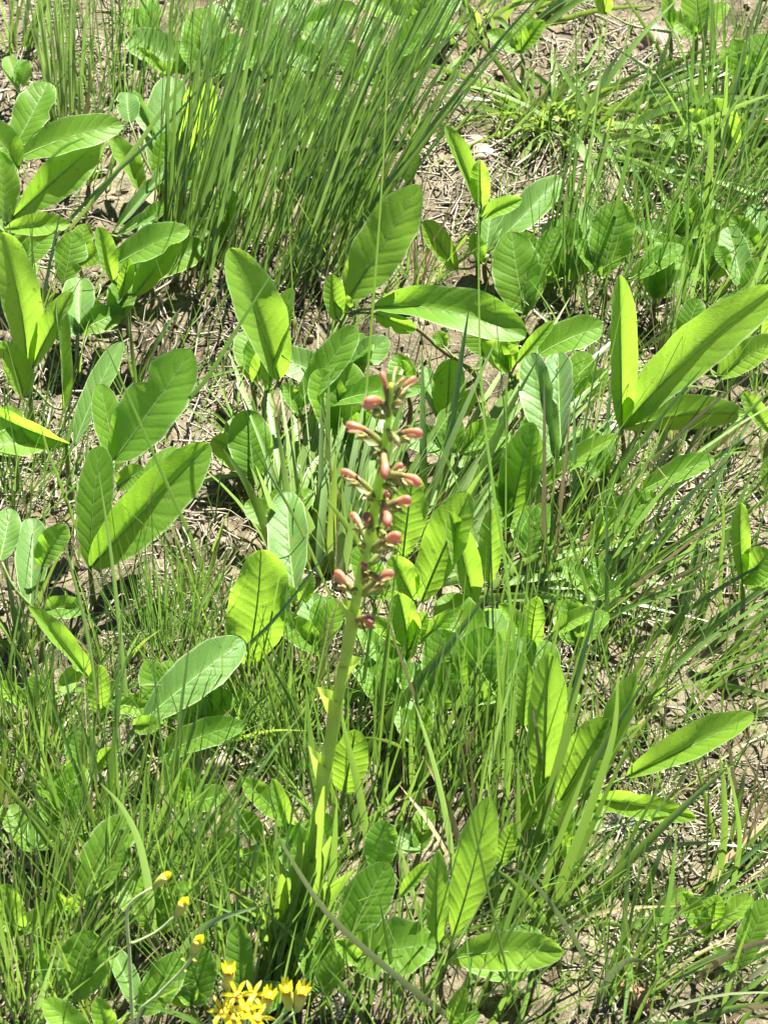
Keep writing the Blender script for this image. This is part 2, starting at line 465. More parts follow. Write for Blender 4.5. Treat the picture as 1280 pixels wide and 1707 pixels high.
# ------------------------------------------------------------------ grass blades
def ribbon(pts, w, n=10, facing=0., keel=.25, o=Vector((0, 0, 0)), shape='blade', twist=0.):
    C_ = spline(pts, n)
    V, UV = [], []
    for i, c in enumerate(C_):
        t = (C_[min(i + 1, n - 1)] - C_[max(i - 1, 0)]).normalized()
        v = (CAM - c).normalized()
        s = t.cross(v)
        if s.length < .08: s = Vector((1, 0, 0))
        s.normalize()
        u = i / (n - 1)
        s = Matrix.Rotation(R(facing + twist * u), 3, t) @ s
        q = s.cross(t)
        hw = w / 2 * (min(1, .62 + u * 1.6) * (1 - u ** 2.4) ** .8 if shape == 'blade' else math.sin(math.pi * min(.98, .08 + u * .92)) ** .8)
        hw = max(hw, w * .03)
        V += [c - s * hw - o, c + q * (-keel * hw) - o, c + s * hw - o]; UV += [(0, u), (.5, u), (1, u)]
    return V, grid_faces(n, 3), UV
def blade_points(G, tip, sag=.0, side=.0):
    """a blade that rises from the soil at G and arches over to its tip"""
    d = tip - G
    m = G + d * .5 + Vector((0, 0, 1)) * (sag * d.length) + Vector((1, 0, 0)) * (side * d.length)
    q = G + d * .22 + Vector((0, 0, 1)) * (sag * .75 * d.length) + Vector((1, 0, 0)) * (side * .6 * d.length)
    return [G, q, m, tip]

class Blades:
    """many fine blades in one mesh"""
    def __init__(self): self.V = []; self.F = []; self.UV = []; self.r = []; self.n = 0
    def add(self, V, F, UV, r):
        self.V.append(np.array([tuple(v) for v in V], dtype=np.float32)); self.F.append(np.array(F, dtype=np.int32) + self.n)
        self.UV.append(np.array(UV, dtype=np.float32)); self.r.append(np.full(len(V), r, dtype=np.float32)); self.n += len(V)
    def build(self, name, material, parent=None, loc=(0, 0, 0)):
        me = mesh_of(name, np.concatenate(self.V), np.concatenate(self.F), np.concatenate(self.UV), np.concatenate(self.r))
        return link(name, me, material, parent, loc)
def fast_blade(G, d, length, w, droop, face, n=5):
    """cheap flat ribbon for ground cover: leaves G along d and droops"""
    V, UV = [], []
    s = Vector((math.cos(face), math.sin(face), 0))
    s = (s - d * s.dot(d)).normalized()
    hz = Vector((d.x, d.y, 0))
    for i in range(n):
        u = i / (n - 1)
        c = G + d * (length * u) + hz * (droop * length * u * u) - Vector((0, 0, droop * length * .75 * u * u))
        hw = max(w / 2 * (1 - u ** 2) ** .8, w * .04)
        V += [c - s * hw, c + s * hw]; UV += [(0, u), (1, u)]
    return V, grid_faces(n, 2), UV

def tussock(label, foot, rx, ry, fine, broad, hgt, lean, spread, wf, wb, mf, mb, droop=.12, group='grass tufts in the meadow', name='grass_tuft', leanrange=.6):
    """foot: photo pixel of its root; lean = metres the tips go (x, y) per metre of height"""
    C0 = at(foot[0], foot[1], 0); G = on_ground(C0)
    root = thing(name, G, label, 'grass tuft', group)
    mfs = [mf] if isinstance(mf, str) else mf
    bls = [Blades() for _ in mfs]
    def one(w):
        a = random.uniform(0, 6.283); q = math.sqrt(random.random())
        ox, oy = math.cos(a) * q, math.sin(a) * q
        p = on_ground(Vector((G.x + ox * rx, G.y + oy * ry, 0))) - Vector((0, 0, .004))
        L_ = hgt * random.uniform(.55, 1.08)
        k = 1 + random.uniform(-leanrange, leanrange)
        dx = lean[0] * k + ox * spread + random.gauss(0, spread * .5)
        dy = lean[1] * k + oy * spread * .7 + random.gauss(0, spread * .5)
        d = Vector((dx, dy, 1)).normalized()
        return p, d, L_
    for i in range(fine):
        p, d, L_ = one(wf)
        V, F, UV = fast_blade(p - G, d, L_, wf * random.uniform(.6, 1.3), droop * random.uniform(.1, 1.6), random.uniform(-.9, .9), n=8)
        bls[i % len(bls)].add(V, F, UV, random.random())
    for q_, b_ in zip(mfs, bls):
        if b_.n:
            b = b_.build('fine_blades', M[q_], root); b['kind'] = 'stuff'
    for i in range(broad):
        p, d, L_ = one(wb)
        hz = Vector((d.x, d.y, 0)); dr = droop * random.uniform(.3, 2.0)
        pts = [p + d * (L_ * u) + hz * (dr * L_ * u * u) - Vector((0, 0, dr * L_ * .8 * u * u)) for u in (0, .3, .65, 1)]
        V, F, UV = ribbon(pts, wb * random.uniform(.65, 1.2), n=9, facing=random.uniform(-50, 50), keel=random.uniform(.1, .5), o=p, twist=random.uniform(-40, 40))
        mm = mb if isinstance(mb, str) else random.choice(mb)
        link('blade', mesh_of('blade', V, F, UV, [random.random()] * len(V)), M[mm], root, p - G)
    return root

BLADE_GROUP = 'long single grass blades'
def blade(label, pix, w, m='bright', k=0.0, h0=0.0, facing=15, name='single_grass', twist=20, keel=.25, group=BLADE_GROUP):
    """pix: root .. tip in photo pixels; the blade stands in the plane y = y0 + k z through its root"""
    G = at(pix[0][0], pix[0][1], h0); G = Vector((G.x, G.y, float(gh(G.x, G.y)) if h0 == 0 else h0))
    pts = [G - Vector((0, 0, .003))] + [at_plane(x, y, Vector((G.x, G.y - k * G.z, 0)), k) for x, y in pix[1:]]
    for p in pts[1:]: p.z = max(p.z, .006)
    V, F, UV = ribbon(pts, w * mpp(G), n=14, facing=facing, keel=keel, o=G, twist=twist)
    o = link(name, mesh_of(name, V, F, UV, [random.random()] * len(V)), M[m], None, G)
    tag(o, label, 'grass blade', group, 'thing')
    return o

#@@GROUND
# ------------------------------------------------------------------ the ground
def axis(lo, hi, step, far):
    a = list(np.arange(lo, hi + step / 2, step))
    x, s = hi, step
    while x < far: s *= 1.35; x += s; a.append(x)
    x, s = lo, step
    while x > -far: s *= 1.35; x -= s; a.insert(0, x)
    return np.array(a)
gx = axis(-.62, .62, .0045, 120); gy = axis(-.72, 1.05, .0055, 120)
X, Y = np.meshgrid(gx, gy)
Z = gh(X, Y)
fade = np.clip(1.6 - np.maximum(np.abs(X) / 3, np.abs(Y) / 3), 0, 1)
Z = Z * fade
V = np.stack([X.ravel(), Y.ravel(), Z.ravel()], 1)
nx, ny = len(gx), len(gy)
i, j = np.meshgrid(np.arange(nx - 1), np.arange(ny - 1))
b = (j * nx + i).ravel()
F = np.stack([b, b + 1, b + nx + 1, b + nx], 1)
o = link('ground', mesh_of('ground', V, F), M['soil']); o['kind'] = 'structure'; o['label'] = 'dry crumbly brown soil under the plants'

def scatter(n, x0=-.62, x1=.62, y0=-.75, y1=1.05):
    return rng.uniform(x0, x1, n), rng.uniform(y0, y1, n)

# straw and dead stalks lying on the soil
def straw_patch():
    bl = Blades()
    xs, ys = scatter(30000)
    dens = vnoise(xs * 5 + 20, ys * 5 + 7) + .6 * vnoise(xs * 14, ys * 14 + 30) - .48
    for (hx, hy, hr) in ((380, 710, 90), (40, 790, 110), (330, 880, 100), (870, 290, 110), (1200, 1350, 110), (1130, 1500, 120), (1010, 90, 90), (60, 670, 80), (300, 990, 80), (740, 310, 90), (1160, 830, 80), (420, 560, 80), (930, 1120, 80)):
        c = at(hx, hy, 0); dens = dens + .7 * np.exp(-((xs - c.x) / (hr * .0006)) ** 2 - ((ys - c.y) / (hr * .0009)) ** 2)
    for x, y, dn in zip(xs, ys, dens):
        if dn + random.uniform(-.35, .35) < -.1: continue
        L_ = random.choice((.008, .013, .02, .03, .045)) * random.uniform(.7, 1.3)
        a = random.uniform(0, 6.283); tilt = random.gauss(0, .16)
        w = random.uniform(.0004, .0011) * (1.5 if random.random() < .1 else 1)
        d = Vector((math.cos(a), math.sin(a), 0)); s = Vector((-d.y, d.x, 0))
        z = float(gh(x, y)); z2 = float(gh(x + d.x * L_, y + d.y * L_))
        p0 = Vector((x, y, z + .0015 + random.random() * .004)); p2 = Vector((x + d.x * L_, y + d.y * L_, z2 + .0015 + random.random() * .006 + abs(tilt) * L_ * .5))
        p1 = (p0 + p2) / 2 + s * random.gauss(0, L_ * .10) + Vector((0, 0, max(0, random.gauss(.001, .003))))
        V = []
        for p in (p0, p1, p2):
            V += [p - s * w, p + s * w, p + Vector((0, 0, w * 1.6))]
        F = [(0, 1, 4, 3), (1, 2, 5, 4), (2, 0, 3, 5), (3, 4, 7, 6), (4, 5, 8, 7), (5, 3, 6, 8)]
        bl.add(V, F, [(.5, .5)] * 9, random.random() ** .8)
    o = bl.build('straw_litter', M['straw'])
    tag(o, 'pale dry straw and dead stalks littering the soil', 'straw', kind='stuff')
straw_patch()

# crumbs of soil and grit
def crumb_geo(r, rr, n=1):
    t = (1 + 5 ** .5) / 2
    base = [(-1, t, 0), (1, t, 0), (-1, -t, 0), (1, -t, 0), (0, -1, t), (0, 1, t), (0, -1, -t), (0, 1, -t), (t, 0, -1), (t, 0, 1), (-t, 0, -1), (-t, 0, 1)]
    F = [(0, 11, 5), (0, 5, 1), (0, 1, 7), (0, 7, 10), (0, 10, 11), (1, 5, 9), (5, 11, 4), (11, 10, 2), (10, 7, 6), (7, 1, 8), (3, 9, 4), (3, 4, 2), (3, 2, 6), (3, 6, 8), (3, 8, 9), (4, 9, 5), (2, 4, 11), (6, 2, 10), (8, 6, 7), (9, 8, 1)]
    V = [Vector(b).normalized() for b in base]
    for _ in range(n - 1):
        cache, F2 = {}, []
        def mid(a, b):
            k = (min(a, b), max(a, b))
            if k not in cache: V.append(((V[a] + V[b]) / 2).normalized()); cache[k] = len(V) - 1
            return cache[k]
        for a, b, c in F:
            x, y, z = mid(a, b), mid(b, c), mid(c, a)
            F2 += [(a, x, z), (b, y, x), (c, z, y), (x, y, z)]
        F = F2
    sx, sy, sz = rr.uniform(.7, 1.3), rr.uniform(.7, 1.3), rr.uniform(.5, .9)
    ph = [rr.uniform(0, 6) for _ in range(6)]
    out = []
    for v in V:
        k = 1 + .16 * math.sin(v.x * 3.1 + ph[0]) + .13 * math.sin(v.y * 4.3 + ph[1]) + .12 * math.sin(v.z * 5 + v.x * 3 + ph[2]) + .06 * math.sin(v.x * 9 + v.y * 8 + ph[3]) + rr.uniform(-.05, .05)
        out.append(Vector((v.x * sx, v.y * sy, v.z * sz)) * (r * k))
    return out, F
def crumbs():
    bl = Blades()
    xs, ys = scatter(9500)
    for x, y in zip(xs, ys):
        r = .0013 + .0042 * random.random() ** 3
        V, F = crumb_geo(r, random)
        z = float(gh(x, y)) + r * .35
        p = Vector((x, y, z))
        bl.add([v + p for v in V], F, [(.5, .5)] * len(V), random.random())
    o = bl.build('soil_crumbs', M['clod'])
    o.data.polygons.foreach_set('use_smooth', np.zeros(len(o.data.polygons), dtype=bool))
    tag(o, 'small crumbs of dry soil and grit on the ground', 'grit', kind='stuff')
crumbs()

STONES = [((572, 326), .016, 'stone', 'pale brown lump of soil beside the foot of the tall wiry grass'),
          ((397, 750), .013, 'stone', 'grey-brown stone on the straw right of the large smooth-leaved plant'),
          ((338, 1283), .017, 'stone', 'brown clod under the leaves at the lower left'),
          ((1058, 1673), .013, 'redstone', 'reddish stone lying in the grass at the lower right corner'),
          ((1010, 850), .012, 'stone', 'tan stone in the gap below the right-hand three-leaved plant'),
          ((645, 1150), .010, 'redstone', 'small reddish clod behind the thick orchid stem'),
          ((865, 1130), .012, 'stone', 'rounded tan clod beside the small bright yellow-green plant'),
          ((30, 560), .014, 'stone', 'pale clod between the leaves at the left edge'),
          ((560, 480), .014, 'stone', 'light brown clod behind the big arching leaf'),
          ((420, 1575), .010, 'stone', 'small pale stone by the dark leaves near the yellow flowers'),
          ((1165, 690), .010, 'stone', 'small tan stone right of the long horizontal leaf'),
          ((1090, 60), .016, 'stone', 'grey-brown clod on the bare soil at the top right'),
          ((790, 260), .015, 'stone', 'brown clod in the shadow of the sprawling bright grass')]
for n_, (px, r, m_, lab) in enumerate(STONES):
    rr = random.Random(900 + n_)
    V, F = crumb_geo(r, rr, 3)
    p = on_ground(at(*px, 0)); p.z += r * .25
    o = link('stone', mesh_of('stone', V, F), M[m_], None, p); o.rotation_euler = (rr.uniform(-.3, .3), rr.uniform(-.3, .3), rr.uniform(0, 6))
    tag(o, lab, 'stone', 'stones and clods on the soil')

#@@PLANTS
def spec(*ls): return list(ls)
Y_ = {'m': 'young'}; U_ = {'m': 'blue'}
PL = []
def P(*a, **k): plant(*a, **k)
# --- left edge, from the top
P('large light green plant with spreading oval leaves at the upper left edge', (22, 368), spec(
    (35, 262, 206, 208, 66, -.1, -25, .3, .16), (22, 362, 164, 236, 74, -.2, 12, .35, .10), (32, 280, -28, 205, 62, -.3, 10, .3, .1),
    (28, 240, 80, 137, 66, 0, -15, .3, .10), (8, 374, 0, 252, 48, -.5, 20, .3, .06), (8, 382, 116, 374, 44, -.25, -20, .5, .14, Y_)), h=.06)
P('pale plant with a tall upright leaf and a slim folded leaf by the left edge', (52, 640), spec(
    (45, 596, 2, 388, 70, -.55, 15, .35, .08, Y_), (40, 664, 4, 568, 54, -.4, 20, .35, .10, Y_), (55, 612, 122, 486, 46, -.5, -20, .3, .08, Y_),
    (107, 688, 96, 496, 34, -.6, 45, .7, .03)), h=.04, kind='leaf')
P('drooping veined leaf over a dark one at the left edge above the straw', (112, 742), spec(
    (116, 740, -20, 684, 50, -.3, -35, .3, .14), (78, 738, -10, 742, 62, -.6, 30, .3, .10)), h=.05)
P('large plant of broad smooth upright leaves over pale straw, left of centre', (150, 948), spec(
    (188, 770, 319, 584, 104, -.35, -12, .22, .05), (152, 946, 349, 739, 100, -.30, 8, .28, .06), (150, 948, 167, 744, 64, -.45, 12, .22, .04),
    (192, 782, 166, 640, 56, -.3, 16, .25, .05, {'dz': .01}), (124, 745, 204, 570, 44, -.4, -25, .3, .08, {'dz': .02, 'm': 'blue'}),
    (196, 812, 242, 782, 42, -.5, -20, .3, .08, Y_), (204, 845, 296, 745, 40, -.1, -50, .3, .05, {'dz': .012})), h=.045)
P('plant with arched leaves below the tall wiry grass, upper left', (208, 470), spec(
    (190, 472, 163, 378, 40, -.4, 18, .4, .08, Y_), (190, 444, 316, 382, 62, -.3, -30, .3, .16), (222, 494, 298, 396, 56, -.3, -12, .3, .08),
    (200, 500, 215, 430, 30, -.5, 20, .3, .06, Y_)), h=.06)
P('bluish strap-leaved plant leaning right, left of the tall wiry grass', (186, 392), spec(
    (188, 388, 286, 272, 30, -.2, -15, .5, .06, U_), (192, 396, 296, 330, 24, -.3, -25, .5, .10, U_), (230, 390, 275, 340, 34, -.3, -20, .4, .06)), h=.04)
P('light green upright leaf low in the grass behind the slim folded leaf', (108, 474), spec(
    (106, 472, 122, 386, 58, -.3, 10, .25, .06), (60, 440, 20, 470, 40, -.6, 10, .3, .1)), h=.03)
P('downy bluish plant with a tall blunt leaf, upper left', (262, 305), spec(
    (265, 302, 288, 128, 76, -.25, -8, .3, .05, U_), (262, 235, 222, 154, 34, -.1, -20, .4, .05, U_), (216, 204, 212, 154, 42, -.3, 10, .25, .05, U_),
    (232, 316, 184, 228, 46, -.5, 30, .35, .08)), h=.045)
P('bright yellow-green upright leaf beside the downy bluish plant', (312, 300), spec(
    (312, 298, 338, 128, 62, -.75, 5, .3, .05, Y_), (345, 275, 388, 166, 60, -.4, -18, .3, .06), (318, 300, 300, 250, 30, -.6, 10, .3, .08, Y_)), h=.045)
P('pale leaf standing behind thin grass near the top edge', (345, 122), spec(
    (345, 118, 360, 6, 48, -.3, 5, .25, .05, U_), (350, 124, 400, 60, 40, -.3, -20, .3, .08), (338, 122, 300, 70, 34, -.4, 20, .3, .08)), h=.04)
P('small shoot with three tiny leaves near the top', (278, 130), spec(
    (280, 128, 228, 80, 20, -.3, 25, .4, .08, Y_), (278, 128, 284, 100, 20, -.5, 0, .3, .06, Y_), (282, 128, 312, 92, 16, -.4, -20, .3, .06)), h=.035)
P('leafy plant half hidden behind the tall wiry grass, top middle', (600, 140), spec(
    (592, 136, 577, 68, 42, -.4, 12, .3, .06), (622, 82, 616, 28, 46, -.4, 5, .3, .06, U_), (648, 96, 744, 16, 56, -.2, -20, .3, .10),
    (690, 82, 772, 44, 30, -.25, -30, .35, .12), (560, 190, 520, 130, 44, -.4, 18, .3, .08), (650, 130, 712, 60, 50, -.3, -15, .3, .06)), h=.05)
P('dim plant with rounded leaves deep in the tall wiry grass', (450, 130), spec(
    (450, 118, 464, 40, 44, -.3, -5, .3, .06), (440, 172, 490, 124, 44, -.3, -25, .3, .1), (445, 130, 400, 70, 40, -.3, 20, .3, .08), (560, 240, 620, 190, 46, -.3, -20, .3, .1)), h=.045)
P('dark green pointed leaf on bare soil right of the tall wiry grass', (602, 384), spec(
    (600, 382, 602, 274, 64, -.45, 8, .3, .05), (604, 384, 660, 320, 40, -.3, -20, .3, .08), (680, 310, 690, 240, 30, -.4, -10, .3, .06)), h=.035)
# --- centre
P('plant with an upright pale leaf and a long arching leaf behind the orchid tip', (580, 526), spec(
    (578, 502, 699, 308, 92, -.15, -6, .22, .04, {'m': 'young'}), (618, 514, 876, 562, 84, -.35, -22, .45, .24, {'curve': .06}), (560, 532, 553, 456, 40, -.4, 20, .3, .06, Y_),
    (626, 522, 694, 548, 34, -.5, 10, .35, .10), (586, 516, 560, 492, 28, -.4, 0, .3, .1, Y_)), h=.085, foot=(-.055, -.03))
P('dark green leaf with a bent-over pale tip, left of the arching leaf', (444, 650), spec(
    (466, 632, 382, 414, 92, -.45, 28, .30, .12, {'m': 'young'}), (448, 655, 488, 480, 50, -.2, -38, .4, .10, {'m': 'young'})), h=.07)
P('wide light green leaf pair behind the top of the orchid', (505, 694), spec(
    (492, 684, 592, 545, 56, -.3, -12, .3, .06), (545, 678, 704, 648, 54, -.35, -35, .35, .18), (500, 690, 470, 640, 34, -.4, 20, .3, .1)), h=.05)
P('yellowish young plant with a rolled leaf against bare soil, upper middle', (800, 364), spec(
    (796, 342, 741, 210, 38, -.4, 25, .55, .05, Y_), (802, 342, 800, 266, 40, -.6, 0, .6, .03, Y_), (802, 364, 870, 332, 34, -.35, -20, .45, .14, Y_)), h=.07)
P('bluish plant with a long leaf leaning right behind the rolled young leaf', (815, 424), spec(
    (812, 424, 934, 296, 60, -.2, -15, .3, .08, U_), (810, 420, 822, 330, 48, -.3, 5, .3, .06, U_), (762, 452, 706, 368, 42, -.4, 15, .35, .08, Y_),
    (800, 440, 788, 390, 30, -.4, 15, .3, .06)), h=.04)
P('broad dark oval leaf with a curved grass shadow, right of the arching leaf', (872, 526), spec(
    (874, 522, 852, 386, 84, -.2, -6, .22, .04), (895, 458, 928, 380, 42, -.3, -10, .3, .06), (880, 520, 905, 440, 40, -.3, -15, .3, .06)), h=.04)
P('plant with a broad leaf between tall grass stalks, upper right', (1008, 462), spec(
    (1004, 456, 1036, 336, 80, -.35, -4, .25, .05), (1050, 466, 1138, 410, 46, -.2, -25, .3, .1), (996, 456, 974, 340, 38, -.35, 18, .3, .06, U_), (1000, 462, 958, 400, 34, -.4, 20, .3, .08)), h=.045)
P('pale plant leaning right by grass at the right edge, upper right', (1236, 486), spec(
    (1236, 482, 1212, 378, 52, -.25, 10, .3, .06, U_), (1238, 486, 1276, 430, 40, -.3, -18, .3, .08), (1212, 448, 1196, 410, 28, -.4, 10, .3, .06)), h=.04)
P('small upright leaf in tangled grass at the upper right', (1156, 392), spec(
    (1155, 388, 1149, 312, 32, -.4, 10, .35, .05), (1160, 390, 1130, 340, 24, -.4, 20, .35, .06)), h=.035)
P('green plant with two overlapping leaves in the top right corner', (1236, 132), spec(
    (1240, 130, 1282, 58, 62, -.3, -10, .3, .08), (1232, 128, 1304, 100, 44, -.4, -25, .3, .12), (1230, 130, 1205, 80, 36, -.3, 15, .3, .08)), h=.045)
P('yellow-green plant with three long leaves spreading from one point, right side', (1036, 714), spec(
    (1036, 712, 1032, 459, 54, -.55, 14, .45, .04, Y_), (1038, 712, 1294, 482, 90, -.35, -16, .35, .12, Y_), (1040, 714, 1241, 690, 64, -.40, -28, .4, .22, Y_)), h=.065)
P('cluster of leaves behind the three long leaves at the right edge', (1200, 630), spec(
    (1198, 628, 1294, 566, 54, -.3, -20, .3, .1, Y_), (1140, 566, 1164, 498, 46, -.3, -8, .3, .06), (1225, 570, 1270, 500, 48, -.3, -12, .3, .06), (1180, 610, 1192, 540, 36, -.3, 0, .3, .06, U_)), h=.04)
P('bluish plant with two cupped upright leaves and one spreading leaf, right of centre', (908, 812), spec(
    (926, 764, 884, 590, 66, -.25, -16, .42, .05, U_), (936, 764, 930, 588, 70, -.15, -24, .42, .04, {'m': 'blue', 'dz': .015}), (906, 812, 1030, 726, 40, -.3, -35, .45, .08, Y_),
    (895, 800, 870, 700, 44, -.5, 35, .3, .06)), h=.055)
P('dark shaded leaf hanging left of the two cupped bluish leaves', (850, 884), spec(
    (850, 880, 888, 704, 72, -.55, -10, .25, .05), (845, 880, 830, 800, 40, -.5, 15, .3, .06)), h=.03)
P('shoot with one wide dark leaf and a slim pointed leaf above the cupped leaves', (850, 640), spec(
    (898, 592, 1007, 544, 64, -.25, -28, .25, .12), (858, 608, 921, 536, 26, -.3, -20, .4, .05, Y_), (850, 620, 806, 568, 40, -.4, 15, .3, .08, Y_),
    (866, 640, 886, 610, 32, -.6, 0, .3, .06, Y_), (848, 620, 846, 560, 36, -.4, 5, .3, .06, Y_)), h=.06)
P('plant with a dark tent-shaped leaf just right of the orchid tip', (746, 706), spec(
    (744, 702, 750, 598, 62, -.6, -6, .35, .04), (730, 702, 711, 612, 30, -.2, 10, .35, .04, U_), (755, 704, 790, 650, 34, -.3, -15, .3, .06)), h=.035)
P('small leaf pair on a creeping brown stem under the arching leaf', (792, 618), spec(
    (808, 592, 784, 528, 56, -.4, 0, .3, .06), (740, 580, 728, 552, 26, -.4, 10, .3, .06), (800, 600, 836, 560, 30, -.4, -15, .3, .06)), h=.03)
P('two arched leaves lying among slanting grass, right of centre', (1064, 824), spec(
    (1064, 822, 1189, 764, 46, -.3, -30, .4, .14), (982, 902, 1092, 824, 62, -.3, -20, .3, .12), (1004, 905, 1020, 862, 22, -.5, 0, .4, .05, Y_), (1010, 900, 1042, 868, 20, -.5, -10, .4, .05, Y_)), h=.05)
P('light green plant with a pointed leaf at the right edge, middle height', (1238, 976), spec(
    (1238, 972, 1234, 838, 34, -.4, 14, .4, .04, Y_), (1236, 972, 1284, 918, 62, -.5, -10, .3, .1, Y_), (1244, 974, 1300, 960, 44, -.5, -20, .3, .12, Y_)), h=.05)
P('single pointed leaf poking in at the right edge below the three long leaves', (1284, 726), spec(
    (1284, 722, 1238, 654, 34, -.4, 20, .4, .08, Y_), (1276, 820, 1284, 760, 30, -.3, 0, .3, .06)), h=.04)
P('small bright yellow-green plant with three short spreading leaves', (886, 1078), spec(
    (880, 1074, 831, 1008, 36, -.4, 20, .45, .10, Y_), (886, 1076, 896, 994, 48, -.5, -4, .4, .06, Y_), (920, 1056, 993, 1018, 36, -.3, -20, .35, .12, Y_)), h=.055)
P('large plant with tall upright leaves and a leaf pointing right, lower right', (968, 1328), spec(
    (906, 1312, 914, 1088, 68, -.5, 10, .3, .05), (988, 1320, 1061, 1122, 60, -.3, -16, .5, .05, Y_), (930, 1342, 1012, 1198, 76, -.35, -6, .3, .05),
    (1042, 1296, 1256, 1192, 66, -.25, -18, .45, .08), (990, 1334, 1160, 1364, 46, -.7, 0, .45, .16, Y_), (866, 1386, 908, 1308, 48, -.4, -10, .3, .08, Y_),
    (872, 1215, 880, 1106, 34, -.3, 5, .3, .05)), h=.06, kind='young')  # brighter leaf colour paints sunlight onto a plant that the grass shades
# --- left, lower
P('grey-green plant with blunt upright leaves at the left edge, middle height', (60, 1018), spec(
    (50, 1012, 54, 864, 60, -.15, -4, .25, .05, U_), (0, 936, 18, 848, 52, -.2, 0, .3, .06, U_), (70, 946, 112, 876, 52, -.5, -20, .3, .08), (70, 1018, 142, 1016, 44, -.4, -20, .35, .14)), h=.045)
P('big oval leaf crossed by a grass shadow, left of the orchid stem', (412, 1112), spec(
    (410, 1108, 436, 916, 104, -.55, 4, .14, .04, {'m': 'young'}), (415, 1112, 450, 1050, 40, -.3, -20, .3, .06)), h=.035)  # the big leaf takes the brighter colour to paint sun glowing through it
P('plant with a broad pale leaf leaning right over a lower leaf, lower left', (236, 1240), spec(
    (238, 1204, 406, 1068, 82, -.15, -10, .22, .08, U_), (264, 1268, 408, 1208, 56, -.4, -28, .35, .16), (222, 1210, 268, 1204, 34, -.5, 0, .3, .1, Y_)), h=.055)
P('yellowish plant with a long slim leaf leaning left, lower left', (160, 1192), spec(
    (152, 1134, 48, 1010, 44, -.4, 25, .5, .08, Y_), (138, 1108, 98, 1150, 34, -.9, 0, .3, .06, Y_), (164, 1190, 164, 1108, 40, -.5, 0, .35, .05, Y_), (184, 1172, 262, 1186, 34, -.5, -10, .35, .12, Y_)), h=.055)
P('oval leaf with a shadow edge low in the grass below the slim leaning leaf', (136, 1294), spec(
    (136, 1292, 136, 1212, 58, -.3, 6, .22, .05), (150, 1290, 186, 1246, 30, -.5, -10, .3, .06, Y_)), h=.035)
P('curled little leaf at the end of a grass gap left of the orchid stem', (392, 1196), spec(
    (392, 1194, 350, 1152, 32, -.4, 15, .4, .1), (396, 1194, 408, 1146, 26, -.4, 0, .3, .06)), h=.03)
P('bluish leaf with a sharp shadow, left of the orchid flowers', (490, 1004), spec(
    (492, 996, 478, 820, 72, -.12, -10, .28, .04, U_), (492, 1008, 452, 968, 36, -.5, 20, .3, .1, Y_), (500, 1004, 522, 960, 30, -.4, -10, .3, .08, Y_), (455, 1000, 436, 930, 34, -.4, 10, .3, .06)), h=.045)
P('bright plant with tall leaves directly behind the orchid flowers', (694, 1006), spec(
    (672, 930, 690, 790, 66, -.4, -4, .25, .05, Y_), (690, 1002, 654, 926, 54, -.5, 15, .3, .05, Y_), (702, 1004, 782, 822, 78, -.45, -12, .28, .05, Y_)), h=.05)
P('two upright yellow-green leaves right of the orchid flowers', (804, 1010), spec(
    (790, 1008, 749, 853, 54, -.5, 18, .35, .05, Y_), (816, 974, 819, 848, 44, -.4, -4, .3, .04, Y_)), h=.05)
P('bright star-shaped rosette right of the lowest orchid flower', (682, 1082), spec(
    (676, 1078, 612, 1028, 32, -.4, 20, .4, .12, Y_), (680, 1080, 664, 988, 54, -.5, 6, .45, .04, Y_), (692, 1076, 766, 1016, 32, -.4, -18, .4, .12, Y_), (684, 1078, 712, 1020, 34, -.6, -6, .4, .05, Y_)), h=.05)
P('broad shaded leaf behind the wide slanting grass blade', (764, 1168), spec(
    (764, 1164, 826, 1050, 92, -.5, -10, .2, .06), (720, 1190, 752, 1102, 60, -.6, 5, .2, .06), (790, 1160, 856, 1070, 48, -.3, -20, .3, .06), (806, 1240, 800, 1130, 26, -.4, 0, .4, .04, Y_)), h=.035)
P('oval leaf standing just right of the orchid stem', (574, 1324), spec(
    (574, 1322, 592, 1216, 62, -.5, -4, .2, .04, {'m': 'young'}),), h=.03)  # sun glow painted by the brighter leaf colour
P('group of four leaves below and right of the orchid, bottom middle', (596, 1604), spec(
    (582, 1566, 648, 1438, 82, -.35, -8, .22, .05), (588, 1602, 727, 1574, 104, -.45, -12, .25, .14), (600, 1604, 560, 1568, 38, -.6, 15, .35, .1, Y_), (625, 1454, 640, 1368, 58, -.5, 5, .25, .05)), h=.05)
P('rosette with two tall leaves and one leaf reaching right, bottom middle', (744, 1604), spec(
    (728, 1574, 730, 1418, 42, -.35, 10, .35, .05), (754, 1564, 816, 1328, 70, -.4, -10, .28, .05), (746, 1602, 938, 1588, 70, -.55, -14, .3, .14), (668, 1494, 716, 1438, 28, -.4, -20, .4, .06), (835, 1440, 856, 1372, 34, -.4, -5, .3, .05)), h=.055, kind='young')  # sunlight painted in through the brighter leaf colour
P('single pale tongue-shaped leaf at the bottom edge', (752, 1716), spec(
    (750, 1712, 778, 1648, 32, -.4, -8, .3, .06, Y_), (760, 1716, 800, 1690, 26, -.4, -15, .3, .08)), h=.04)
P('yellow-green shoot with folded leaves left of the orchid foot', (488, 1412), spec(
    (472, 1366, 404, 1298, 44, -.4, 18, .4, .08, Y_), (490, 1398, 454, 1298, 30, -.5, 12, .4, .05, Y_), (438, 1404, 394, 1352, 42, -.6, 20, .3, .06), (490, 1412, 444, 1400, 24, -.6, 0, .35, .08, Y_)), h=.045)
P('closed bud-like leaf on a thin stalk beside the orchid foot', (542, 1424), spec(
    (542, 1422, 537, 1352, 26, -.5, 30, .7, .02),), h=.05, stem_r=.0013)
